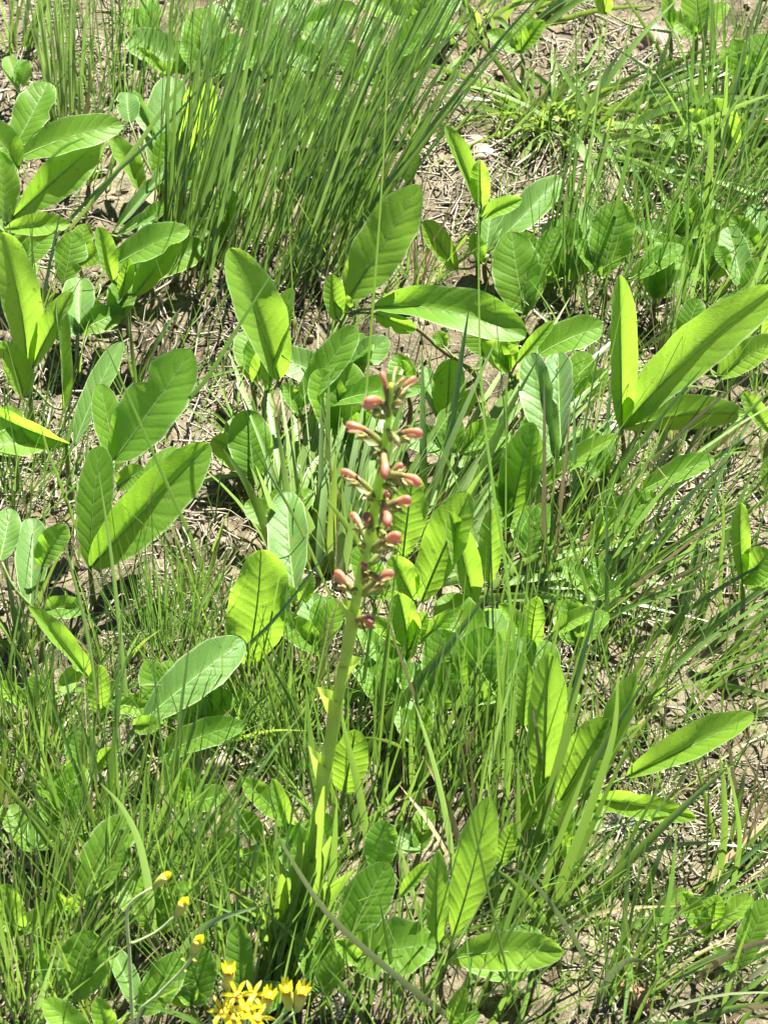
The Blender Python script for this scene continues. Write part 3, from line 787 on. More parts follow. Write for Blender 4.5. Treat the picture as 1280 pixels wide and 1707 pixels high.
P('wide leaf half covered by grass at the lower left', (138, 1506), spec(
    (138, 1502, 216, 1362, 80, -.2, -8, .25, .05), (152, 1502, 214, 1410, 50, -.2, -40, .3, .05), (112, 1522, 93, 1482, 24, -.5, 0, .4, .05, Y_), (120, 1520, 128, 1490, 26, -.6, 0, .3, .05, Y_)), h=.04)
P('dark rounded leaf above the bottom left corner', (122, 1676), spec(
    (124, 1672, 154, 1552, 88, -.5, -2, .2, .05), (72, 1652, 59, 1572, 26, -.5, 20, .6, .03)), h=.04)
P('pale yellowish leaf pair cut off by the bottom left edge', (168, 1752), spec(
    (156, 1742, 74, 1666, 54, -.2, 5, .3, .10, Y_), (190, 1746, 160, 1662, 42, -.3, 8, .3, .06, Y_), (118, 1744, 90, 1690, 50, -.2, 10, .3, .06, U_)), h=.06)
P('green leaf pair behind the budding yellow stems', (236, 1698), spec(
    (236, 1692, 302, 1588, 64, -.25, -10, .25, .05), (232, 1694, 184, 1578, 44, -.3, 18, .35, .05, U_)), h=.04)
P('dark leaf above the yellow flower cluster', (406, 1658), spec(
    (406, 1654, 394, 1536, 48, -.5, 5, .3, .05), (420, 1690, 470, 1640, 56, -.4, -15, .3, .06)), h=.035)
P('long dark leaf at the right edge near the bottom', (1232, 1618), spec(
    (1232, 1616, 1280, 1500, 52, -.4, -8, .35, .06), (1225, 1620, 1190, 1580, 24, -.4, 15, .3, .06)), h=.035)
P('small hidden leaf among wide grass blades at the lower right', (1080, 1560), spec(
    (1076, 1556, 1140, 1480, 34, -.3, -20, .35, .08),), h=.03)
P('leaf tip entering at the top edge among bare soil', (1117, 54), spec(
    (1117, 50, 1114, -20, 26, -.4, 5, .35, .05), (1008, 24, 1000, -30, 34, -.4, 5, .3, .05, Y_)), h=.035)

# ------------------------------------------------------------------ low plants half hidden in the grass
for (fx, fy, n_, sz) in ((40, 445, 3, 70), (130, 440, 3, 60), (30, 150, 3, 55), (330, 230, 4, 80), (380, 300, 3, 60), (500, 60, 4, 80), (540, 120, 4, 80), (640, 150, 4, 80), (700, 40, 4, 80), (420, 60, 3, 70),
        (560, 250, 3, 60), (860, 470, 4, 70), (940, 470, 4, 80), (1090, 500, 3, 70), (1180, 470, 4, 80), (1260, 420, 3, 70), (1265, 560, 4, 90), (1120, 400, 3, 70), (420, 640, 3, 70), (560, 640, 4, 90),
        (640, 1180, 4, 90), (700, 1250, 3, 80), (800, 1130, 4, 110), (880, 1190, 4, 90), (960, 1080, 3, 70), (1000, 1000, 3, 60), (330, 1240, 4, 80), (300, 1350, 3, 70), (520, 1470, 4, 90), (380, 1480, 3, 80),
        (60, 1420, 3, 80), (50, 1180, 3, 60), (680, 660, 3, 70), (960, 690, 3, 80), (1010, 800, 4, 80), (880, 930, 3, 80), (940, 1440, 4, 90), (1180, 1560, 3, 80), (1250, 160, 4, 90), (1160, 60, 3, 70),
        (870, 90, 3, 60), (1220, 250, 3, 70), (250, 60, 3, 60), (470, 880, 3, 70), (620, 1000, 3, 70), (290, 330, 4, 90), (330, 130, 4, 90), (480, 220, 4, 90), (380, 400, 3, 70), (250, 470, 4, 80), (130, 560, 3, 80), (200, 540, 3, 70), (570, 740, 4, 100), (530, 1090, 4, 90), (660, 1120, 4, 100), (760, 760, 4, 90), (740, 1180, 4, 110), (420, 800, 3, 90), (20, 760, 3, 90), (280, 1200, 4, 90), (100, 1390, 4, 90), (260, 1560, 4, 90), (850, 1640, 3, 80), (540, 1660, 4, 90), (320, 1680, 3, 80), (30, 1560, 3, 80), (700, 1420, 3, 70)):
    ls = []
    for q in range(n_):
        a = R(random.uniform(-70, 70) if q else random.uniform(-15, 15)); L_ = sz * random.uniform(.9, 1.55)
        ls.append((fx + random.uniform(-6, 6), fy - random.uniform(0, 6), fx + math.sin(a) * L_, fy - math.cos(a) * L_ * .9, L_ * random.uniform(.42, .6), random.uniform(-.5, .1), -math.sin(a) * 25, .3, random.uniform(.04, .14), {'m': random.choice(('leaf', 'leaf', 'leaf', 'young', 'blue'))}))
    rt = plant('low leafy plant with a few short oval leaves half hidden in the grass', (fx, fy), ls, h=.028, name='low_plant')
    rt['group'] = 'low leafy plants half hidden in the grass'

# ------------------------------------------------------------------ the orchid
def orchid():
    foot = at(492, 1575, 0); G = on_ground(foot)
    root = thing('orchid', G, 'tall orchid spike with salmon pink hooded flowers on a thick green stem', 'orchid')
    k = .06
    Gp = Vector((G.x, G.y, 0))
    pl = lambda x, y: at_plane(x, y, Gp, k)
    ax_px = [(520, 1440), (541, 1285), (560, 1175), (574, 1110), (586, 1040), (600, 965), (616, 890), (632, 805), (644, 725), (650, 670), (652, 640)]
    pts = [G - Vector((0, 0, .01))] + [pl(*q) for q in ax_px]
    u = mpp(pl(574, 1110))
    tube_obj('stem', pts, [9.5 * u, 9.5 * u, 9.5 * u, 9 * u, 8.5 * u, 8.5 * u, 8.5 * u, 8 * u, 7.5 * u, 6.5 * u, 5 * u, 3 * u], M['orchid_stem'], root, G, n=44, sides=12)
    M['orchid_stem'].node_tree.nodes['Principled BSDF'].inputs['Specular IOR Level'].default_value = .35
    # sheaths clasping the stem, each with a free tip
    for (x0, y0, x1, y1, tx, ty, r) in ((536, 1330, 562, 1168, 545, 1150, 9.6), (556, 1200, 574, 1108, 588, 1098, 9.2), (574, 1112, 590, 1020, 583, 1002, 9.6), (512, 1470, 544, 1282, 530, 1250, 9.8)):
        a, b, t = pl(x0, y0), pl(x1, y1), pl(tx, ty)
        V, F, UV = tube([a, a.lerp(b, .5), b], [r * u * 1.02, r * u * 1.10, r * u * 1.32], 8, 12, G, False)
        # pull one side of the rim up into a pointed tip
        top = list(range(7 * 12, 8 * 12))
        d = (t - b)
        best = max(top, key=lambda i_: (V[i_] + G - b).dot(d.normalized()))
        for i_ in top:
            dist = min((i_ - best) % 12, (best - i_) % 12) / 6
            V[i_] = V[i_] + d * max(0, 1 - dist * 1.3) * 1.25
        link('sheath', mesh_of('sheath', V, F, UV, [random.random()] * len(V)), M['orchid_stem'], root)
    # strap leaves round the foot
    for (bx, by, mx, my, tx, ty, w, fc) in ((476, 1590, 470, 1520, 472, 1440, 26, 10), (500, 1580, 512, 1500, 552, 1395, 34, -20), (470, 1600, 440, 1560, 432, 1500, 22, 25), (505, 1570, 506, 1480, 500, 1385, 30, 10), (488, 1590, 520, 1530, 545, 1470, 26, -25), (462, 1610, 445, 1580, 468, 1530, 20, 10), (495, 1560, 522, 1430, 540, 1310, 24, -15), (500, 1585, 545, 1500, 590, 1450, 24, -10), (480, 1590, 482, 1500, 506, 1405, 30, 12), (478, 1590, 440, 1530, 398, 1500, 22, 20)):
        p0 = on_ground(at(bx, by, 0))
        pp = [p0 - Vector((0, 0, .004)), at_plane(mx, my, p0, -.1), at_plane(tx, ty, p0, -.15)]
        V, F, UV = ribbon(pp, w * mpp(p0), n=12, facing=fc, keel=.55, o=p0, shape='leaf')
        link('strap_leaf', mesh_of('strap_leaf', V, F, UV, [random.random()] * len(V)), M['strap'], root, p0 - G)
    # flowers: stalk side, tip, hood size px, toward-camera offset at the tip
    FL = [(646, 672, 638, 620, 15, -.006, 'bud'), (654, 646, 659, 612, 11, .006, 'bud'), (650, 680, 692, 628, 16, -.002, 'open'), (648, 694, 612, 666, 22, -.014, 'open'),
          (638, 742, 578, 706, 18, -.004, 'open'), (646, 732, 702, 722, 20, -.006, 'open'), (640, 752, 612, 728, 16, .006, 'droop'), (640, 752, 640, 792, 25, -.022, 'open'),
          (646, 800, 671, 776, 18, -.004, 'open'), (644, 792, 699, 806, 20, -.008, 'open'), (622, 822, 568, 786, 19, -.002, 'open'), (640, 838, 648, 826, 14, -.018, 'bud'),
          (636, 850, 684, 834, 20, -.004, 'open'), (636, 838, 645, 876, 24, -.022, 'open'), (612, 905, 588, 856, 18, .006, 'open'), (618, 884, 612, 864, 19, -.020, 'open'),
          (620, 918, 667, 893, 22, -.006, 'open'), (616, 940, 652, 910, 14, .004, 'droop'), (606, 972, 610, 944, 20, -.020, 'open'), (604, 992, 655, 954, 19, -.006, 'open'),
          (596, 1000, 558, 954, 18, .000, 'open'), (590, 1036, 621, 1037, 20, -.010, 'open'),
          (649, 690, 668, 668, 13, -.006, 'droop'), (644, 716, 664, 742, 15, -.010, 'droop'), (642, 770, 622, 756, 14, -.008, 'droop'), (638, 808, 662, 822, 15, -.008, 'droop'), (630, 830, 606, 826, 15, -.006, 'droop'),
          (628, 880, 642, 900, 14, -.010, 'droop'), (616, 920, 596, 908, 15, -.006, 'droop'), (608, 955, 632, 966, 14, -.008, 'droop'), (652, 656, 674, 630, 12, .002, 'bud'), (600, 985, 584, 985, 13, -.006, 'droop')]
    for (bx, by, tx, ty, hw, dd, kind) in FL:
        B = pl(bx, by); sB = depth(B)
        T = at_depth(tx, ty, sB + dd * 1.5)
        d = T - B; L_ = d.length; a = d.normalized()
        q = mpp(B) * hw / 2 * random.uniform(.66, .92)
        upn = (Vector((0, 0, 1)) - a * a.z)
        upn = upn.normalized() if upn.length > .05 else Vector((0, -1, 0))
        s = a.cross(upn)
        arch = upn * (.14 * L_)
        mid = B + d * .5 + arch
        # ovary, thick and slightly ribbed, is the body of the flower
        fo = tube_obj('flower', [Vector((0, 0, 0)), (B + d * .28 + arch * .7) - B, (B + d * .6 + arch) - B], lambda t_: q * (.46 + .30 * math.sin(math.pi * (.15 + .75 * t_))), M['ovary'], root, Vector((0, 0, 0)), n=8, sides=9, loc=B - G)
        # hood: club-shaped, swollen towards its blunt tip
        if kind == 'droop':
            prof = lambda t_: q * (.45 + .35 * math.sin(math.pi * (.1 + .8 * t_))) * (1 - .55 * max(0, t_ - .8) / .2)
        else:
            prof = lambda t_: q * (.40 + .74 * max(0.0, t_) ** 1.3) * math.sqrt(max(.02, 1 - (max(0, t_ - .70) / .305) ** 2))
        hp = [d * .30 + arch * .75, d * .58 + arch, d * .86 + arch * .65 + s * random.uniform(-.04, .04) * L_, d * 1.0 - arch * random.uniform(.1, .8)]
        V, F, UV = tube(hp, prof, 18, 14, Vector((0, 0, 0)), True, random.uniform(.75, .95))
        cen = spline(hp, 18); p1_, p2_, p3_ = random.uniform(0, 6), random.uniform(0, 6), random.uniform(.7, 1.2)
        for i_ in range(18 * 14):          # creases between the folded petals, wrinkled skin
            r_, j_ = divmod(i_, 14); u_ = r_ / 17
            f_ = 1 - .16 * max(0, math.cos(j_ / 14 * 6.283 * 3 + p1_)) ** 4 * p3_ + .07 * math.sin(u_ * 13 + p2_ + j_ * 1.3) + random.uniform(-.055, .055)
            V[i_] = cen[r_] + (V[i_] - cen[r_]) * f_
        link('hood', mesh_of('hood', V, F, UV), M['ovary' if kind == 'droop' else 'hood'], fo)
        if kind == 'open' or random.random() < .5:      # a split petal edge standing off the hood
            e0 = d * .55 + arch * .8 - upn * q * .5; e1 = d * .8 - upn * q * 1.0 + s * random.uniform(-.5, .5) * q; e2 = d * random.uniform(.92, 1.04) - upn * q * random.uniform(.9, 1.7) + s * random.uniform(-.8, .8) * q
            V, F, UV = ribbon([e0, e1, e2], q * 1.1, n=7, facing=random.uniform(-60, 60), keel=.5, shape='leaf')
            link('petal_edge', mesh_of('petal_edge', V, F, UV), M['hood'], fo)
        # two narrow side sepals and a yellow lip hanging below the hood
        if kind == 'open':
            for sg in (-1, 1):
                p0 = d * .40; p1 = d * .55 - upn * (q * .9) + s * (sg * q * .75); p2 = d * .66 - upn * (q * 1.9) + s * (sg * q * 1.35)
                tube_obj('sepal', [p0, p1, p2], lambda t_: q * .34 * math.sin(math.pi * (.12 + .86 * t_)), M['lip'], fo, Vector((0, 0, 0)), n=7, sides=6, flat=.5)
            p0 = d * .34 - upn * q * .3; p1 = d * .50 - upn * (q * 1.1); p2 = d * .62 - upn * (q * 1.35)
            tube_obj('lip', [p0, p1, p2], lambda t_: q * .5 * math.sin(math.pi * (.15 + .8 * t_)), M['lip'], fo, Vector((0, 0, 0)), n=7, sides=7, flat=.6)
        # bract under each flower
        bd = (Vector((0, 0, -.3)) + a * .7).normalized()
        V, F, UV = ribbon([Vector((0, 0, 0)), bd * L_ * .18 + a * L_ * .12, bd * L_ * .3 + a * L_ * .3], q * 1.5, n=7, facing=20, keel=.4, o=Vector((0, 0, 0)) + Vector((0, 0, .0)), shape='leaf')
        link('bract', mesh_of('bract', V, F, UV), M['bract'], fo, upn * (-q * .5))
    return root
orchid()

# ------------------------------------------------------------------ yellow daisies, lower left
def daisy_head(root, G, p, d, r, kind, stem_from=None):
    """p: foot of the head, d: direction it faces, r: radius of the green cup"""
    d = d.normalized()
    x = d.cross(Vector((0, 1, .3))).normalized(); y = d.cross(x)
    L_ = r * (4.4 if kind != 'open' else 2.4)
    cup = tube_obj('flower_head', [Vector((0, 0, 0)), d * L_ * .5, d * L_], lambda t_: r * (.42 + .75 * math.sin(math.pi * (.08 + .62 * t_))) * (.85 if kind == 'open' or t_ < .8 else 1 - (t_ - .8) * 1.6), M['involucre'], root, Vector((0, 0, 0)), n=9, sides=10, loc=p - G)
    top = d * L_
    n = 6 if kind == 'open' else 7
    for i_ in range(n):
        a = 2 * math.pi * i_ / n + random.uniform(-.15, .15)
        o_ = x * math.cos(a) + y * math.sin(a)
        if kind == 'open':
            pts = [top + o_ * r * .5, top + o_ * r * 1.9 + d * r * .7, top + o_ * r * random.uniform(3.2, 4.6) + d * r * random.uniform(-.2, .6)]; w = r * .9
        elif kind == 'cup':
            pts = [top * .85 + o_ * r * .55, top + o_ * r * .85 + d * r * .9, top + o_ * r * random.uniform(1.0, 1.5) + d * r * random.uniform(1.8, 2.4)]; w = r * .62
        else:
            pts = [top * .8 + o_ * r * .55, top + o_ * r * .45 + d * r * .3, top + o_ * r * .25 + d * r * random.uniform(1.0, 1.6)]; w = r * .9
        V, F, UV = ribbon(pts, w, n=7, facing=random.uniform(-25, 25), keel=.3, shape='leaf')
        link('petal', mesh_of('petal', V, F, UV), M['petal'], cup)
    if kind != 'bud':
        V, F = crumb_geo(r * .75, random.Random(5), 3)
        link('disc', mesh_of('disc', V, F), M['disc'], cup, top + d * r * .1)
    return cup
def daisies():
    # the budding plant: three long stalks
    foot = on_ground(at(232, 1850, 0))
    r1 = thing('yellow_daisy', foot, 'budding yellow daisy with three long stalks, each ending in a yellow-tipped bud', 'wildflower', 'yellow daisies')
    k = .12
    pl = lambda x, y: at_plane(x, y, Vector((foot.x, foot.y, 0)), k)
    u = mpp(pl(220, 1600))
    tube_obj('stem', [foot] + [pl(*q) for q in ((222, 1712), (216, 1590), (212, 1524), (226, 1498), (258, 1478))], [3.4 * u, 3.2 * u, 3 * u, 2.8 * u, 2.4 * u, 2.6 * u], M['daisy_stem'], r1, foot, n=22)
    tube_obj('branch', [pl(*q) for q in ((219, 1572), (230, 1569), (262, 1553), (288, 1531), (297, 1524))], [2.4 * u, 2.2 * u, 2.4 * u, 2.6 * u], M['daisy_stem'], r1, foot, n=12)
    tube_obj('branch', [foot] + [pl(*q) for q in ((228, 1704), (262, 1660), (296, 1626), (316, 1602), (322, 1592))], [3 * u, 2.8 * u, 3 * u, 3 * u, 3.2 * u], M['daisy_stem'], r1, foot, n=16)
    daisy_head(r1, foot, pl(257, 1479), pl(275, 1462) - pl(257, 1479), 7.6 * u, 'bud')
    daisy_head(r1, foot, pl(294, 1529), pl(309, 1500) - pl(294, 1529), 8.6 * u, 'bud')
    daisy_head(r1, foot, pl(321, 1592), pl(334, 1562) - pl(321, 1592), 8.6 * u, 'bud')
    for (x, y, dx, dy) in ((300, 1622, 12, -4), (312, 1604, -10, -6), (318, 1600, 10, 2), (258, 1556, -6, 8)):
        p = pl(x, y); e = pl(x + dx, y + dy)
        V, F, UV = ribbon([p, p.lerp(e, .5) + Vector((0, 0, .0012)), e], 5 * u, n=6, keel=.3, o=p, shape='leaf')
        link('bract', mesh_of('bract', V, F, UV), M['involucre'], r1, p - foot)
    # the plant in bloom, at the bottom edge
    foot2 = on_ground(at(420, 1930, 0))
    r2 = thing('yellow_daisy', foot2, 'yellow daisy in full bloom, a tight cluster of flowers at the bottom edge', 'wildflower', 'yellow daisies')
    pl2 = lambda x, y, dd=0: at_plane(x, y, Vector((foot2.x, foot2.y - dd, 0)), k)
    tube_obj('stem', [foot2, pl2(412, 1820), pl2(408, 1740)], [4.5 * u, 4 * u, 3.6 * u], M['daisy_stem'], r2, foot2, n=10)
    hub = pl2(408, 1740)
    HD = [(380, 1650, 382, 1612, 7.5, 'cup', 0), (398, 1668, 392, 1645, 6, 'open', .012), (420, 1668, 424, 1640, 6, 'open', 0), (436, 1690, 450, 1655, 7.5, 'cup', .004),
          (482, 1682, 478, 1652, 7.5, 'cup', 0), (496, 1684, 504, 1652, 7.5, 'cup', .006), (396, 1706, 388, 1686, 7, 'open', .02), (424, 1706, 434, 1684, 6.5, 'open', .02), (376, 1694, 362, 1672, 6, 'open', .01), (408, 1690, 410, 1670, 6, 'open', .016)]
    for (x, y, tx, ty, r, kd, dd) in HD:
        p = pl2(x, y, dd); t = pl2(tx, ty, dd)
        d = (t - p).normalized()
        if kd == 'open': d = (d + (CAM - p).normalized() * .7).normalized()
        tube_obj('branch', [hub, (hub + p) / 2 - Vector((0, 0, .004)), p], [2.6 * u, 2.2 * u, 2.4 * u], M['daisy_stem'], r2, foot2, n=8)
        daisy_head(r2, foot2, p, d, r * 1.3 * u, kd)
daisies()

#@@GRASS
# ------------------------------------------------------------------ tufts of grass
tussock('tall dense wiry tuft of dark grass fanning up and to the right, upper left', (415, 440), .105, .055, 170, 100, .38, (.33, .24), .105, .0018, .0040, ['wiry', 'mid'], ['wiry', 'wiry', 'mid', 'pale', 'wiry', 'mid', 'wiry', 'thin'], droop=.09)
tussock('sheaf of pale narrow blades standing in the top left corner', (105, 190), .016, .02, 40, 10, .22, (.02, .12), .10, .0018, .0032, 'pale', 'pale', droop=.06)
tussock('thin tuft of fine grass at the top left edge', (215, 150), .05, .05, 90, 4, .22, (.12, .12), .25, .0014, .002, 'thin', 'thin')
tussock('bright sprawling tuft with short wide blades on bare soil, upper right', (905, 195), .026, .022, 40, 60, .11, (.0, -.1), .95, .002, .0064, 'young_grass', ['bright', 'young_grass', 'young_grass', 'pale'], droop=.5)
tussock('sprawl of wide flat blades lying to the right, upper right', (1030, 235), .055, .045, 20, 44, .18, (.75, -.35), .75, .002, .0085, 'bright', ['bright', 'pale', 'bright', 'young_grass'], droop=.45)
tussock('dense bank of tall grass in the top right corner', (1235, 260), .05, .09, 100, 34, .24, (.25, .10), .38, .0018, .0046, 'thin', ['thin', 'bright'], droop=.25)
tussock('low leafy grass along the top edge right of the tall tuft', (800, 30), .07, .05, 40, 34, .10, (.2, .0), .8, .0018, .0075, 'bright', ['bright', 'young_grass'], droop=.35)
tussock('pale silvery tuft of wide blades left of the orchid top', (545, 905), .05, .035, 24, 62, .18, (.10, .6), .30, .0022, .0080, 'pale', ['pale', 'pale', 'pale', 'young_grass'], droop=.4)
tussock('slanting pale blades right of the orchid flowers', (745, 880), .035, .03, 20, 26, .20, (.75, .75), .28, .0022, .0085, 'pale', ['pale', 'pale', 'bright'], droop=.18)
tussock('flat-lying pale blades in the shade right of the orchid', (770, 980), .05, .03, 10, 22, .13, (.8, .1), .4, .002, .0075, 'pale', 'pale', droop=.4)
tussock('dark slanting tuft of fine grass right of centre', (930, 985), .06, .07, 56, 25, .24, (.34, .18), .34, .0017, .0046, ['thin', 'mid'], ['wiry', 'bright', 'pale', 'dry'], droop=.18)
tussock('thicket of fine leaning grass right of the cupped bluish leaves', (1090, 860), .06, .06, 44, 13, .17, (.34, .1), .38, .0015, .0042, ['thin', 'mid'], ['wiry', 'bright'], droop=.15)
tussock('loose tuft leaning right at the right edge, middle height', (1160, 1110), .075, .06, 35, 30, .20, (.6, .1), .5, .0017, .0050, ['thin', 'wiry'], ['mid', 'wiry', 'bright'], droop=.22)
tussock('thin upright stalks between the leaves at the upper right', (985, 480), .05, .05, 90, 6, .20, (.22, .12), .16, .0014, .003, 'thin', 'thin', droop=.08)
tussock('leaning stalks and dry blades at the right edge, upper part', (1190, 480), .06, .08, 110, 30, .22, (.40, .1), .35, .0016, .0046, 'thin', ['thin', 'bright', 'pale'], droop=.18)
tussock('broad-bladed bright tuft rising beside the tall leaves, lower right', (930, 1500), .03, .035, 6, 9, .25, (.32, .18), .20, .002, .0062, 'bright', 'bright', droop=.10)
tussock('tangle of wide blades in the bottom right corner', (1130, 1620), .12, .08, 49, 51, .17, (.38, .05), .6, .0016, .0054, ['mid', 'thin'], ['bright', 'wiry', 'pale', 'mid', 'purple', 'dry', 'bright'], droop=.30)
tussock('tuft of fine blades with brown bases on straw, left of centre', (285, 1085), .028, .03, 130, 0, .12, (.05, .05), .25, .0012, .002, 'thin', 'thin', droop=.05)
tussock('tuft of fine grass behind the big oval leaf, left of centre', (420, 1210), .045, .03, 120, 24, .12, (.0, .08), .32, .0016, .0040, 'bright', 'bright', droop=.10)
tussock('upright grass around the orchid foot', (640, 1300), .07, .06, 77, 34, .17, (.05, .14), .30, .0018, .0050, ['bright', 'thin'], ['bright', 'thin'], droop=.12)
tussock('straight tall stalks right of the orchid stem', (840, 1330), .03, .06, 36, 9, .26, (.05, .10), .13, .0016, .0036, ['mid', 'thin'], ['thin', 'bright'], droop=.06)
tussock('dense upright grass at the left edge near the bottom', (50, 1640), .03, .05, 90, 26, .20, (.12, .10), .36, .0019, .0040, ['bright', 'mid'], ['bright', 'mid', 'pale'], droop=.10)
tussock('dense upright grass below the broad pale leaf, lower left', (235, 1490), .045, .045, 110, 30, .20, (.10, .12), .34, .0019, .0042, ['bright', 'mid', 'thin'], ['bright', 'thin'], droop=.10)
tussock('dense upright grass around the yellow flowers', (420, 1650), .045, .045, 100, 28, .18, (.06, .12), .36, .0019, .0042, ['bright', 'mid', 'thin'], ['bright', 'thin'], droop=.10)
tussock('spiky grass under the slim leaning leaf, left edge', (60, 1270), .04, .035, 110, 20, .14, (-.02, .10), .5, .0017, .0038, ['bright', 'mid'], ['bright', 'mid'], droop=.10)
tussock('mixed grass along the bottom edge right of the orchid', (700, 1690), .09, .05, 90, 24, .15, (.15, .05), .4, .0016, .0046, ['mid', 'thin'], ['bright', 'thin'], droop=.18)
tussock('fine grass among the leaves at the left edge above the straw', (60, 800), .06, .05, 90, 8, .15, (.25, .1), .35, .0014, .003, 'thin', 'thin', droop=.1)

for (fx, fy, hh, lx) in ((150, 1400, .13, .1), (20, 1380, .12, .2), (140, 1560, .16, -.1), (330, 1600, .15, .2), (330, 1430, .13, .0), (500, 1560, .15, .1), (150, 1700, .15, .1), (480, 1280, .13, -.2), (540, 1180, .12, .2), (360, 1250, .12, .1),
        (700, 1560, .13, .3), (850, 1560, .14, .3), (180, 1150, .13, -.1), (560, 1420, .13, -.1), (760, 1290, .15, .1), (800, 1480, .14, .1), (1010, 1230, .13, .4), (1100, 1330, .12, .2), (1230, 1420, .15, .3), (1040, 1660, .13, .4),
        (1250, 1000, .14, .3), (1030, 1000, .13, .4), (860, 780, .12, .2), (1000, 640, .14, .3), (1110, 600, .14, .3), (700, 470, .11, .2), (450, 780, .12, -.1), (240, 640, .12, .3), (30, 1060, .14, .0), (330, 1010, .10, .1),
        (150, 300, .14, .2), (30, 90, .13, .1), (310, 80, .16, .2), (700, 240, .11, .3), (840, 230, .08, .5), (1080, 420, .15, .2), (1270, 640, .14, .2), (1150, 740, .14, .4), (640, 900, .13, .2), (60, 560, .13, .3)):
    tussock('small tuft of fine mixed green and dry blades', (fx, fy), random.uniform(.010, .024), random.uniform(.010, .022), random.randint(10, 28), random.randint(4, 12), hh, (lx, .12), random.uniform(.3, .6), .0016, random.uniform(.003, .0056),
            random.choice((['mid', 'thin'], ['bright', 'mid'], ['bright', 'dry'])), ['bright', 'mid', 'pale', 'wiry', 'dry', 'young_grass'], droop=random.uniform(.1, .3), group='small tufts of fine grass', name='small_grass_tuft')

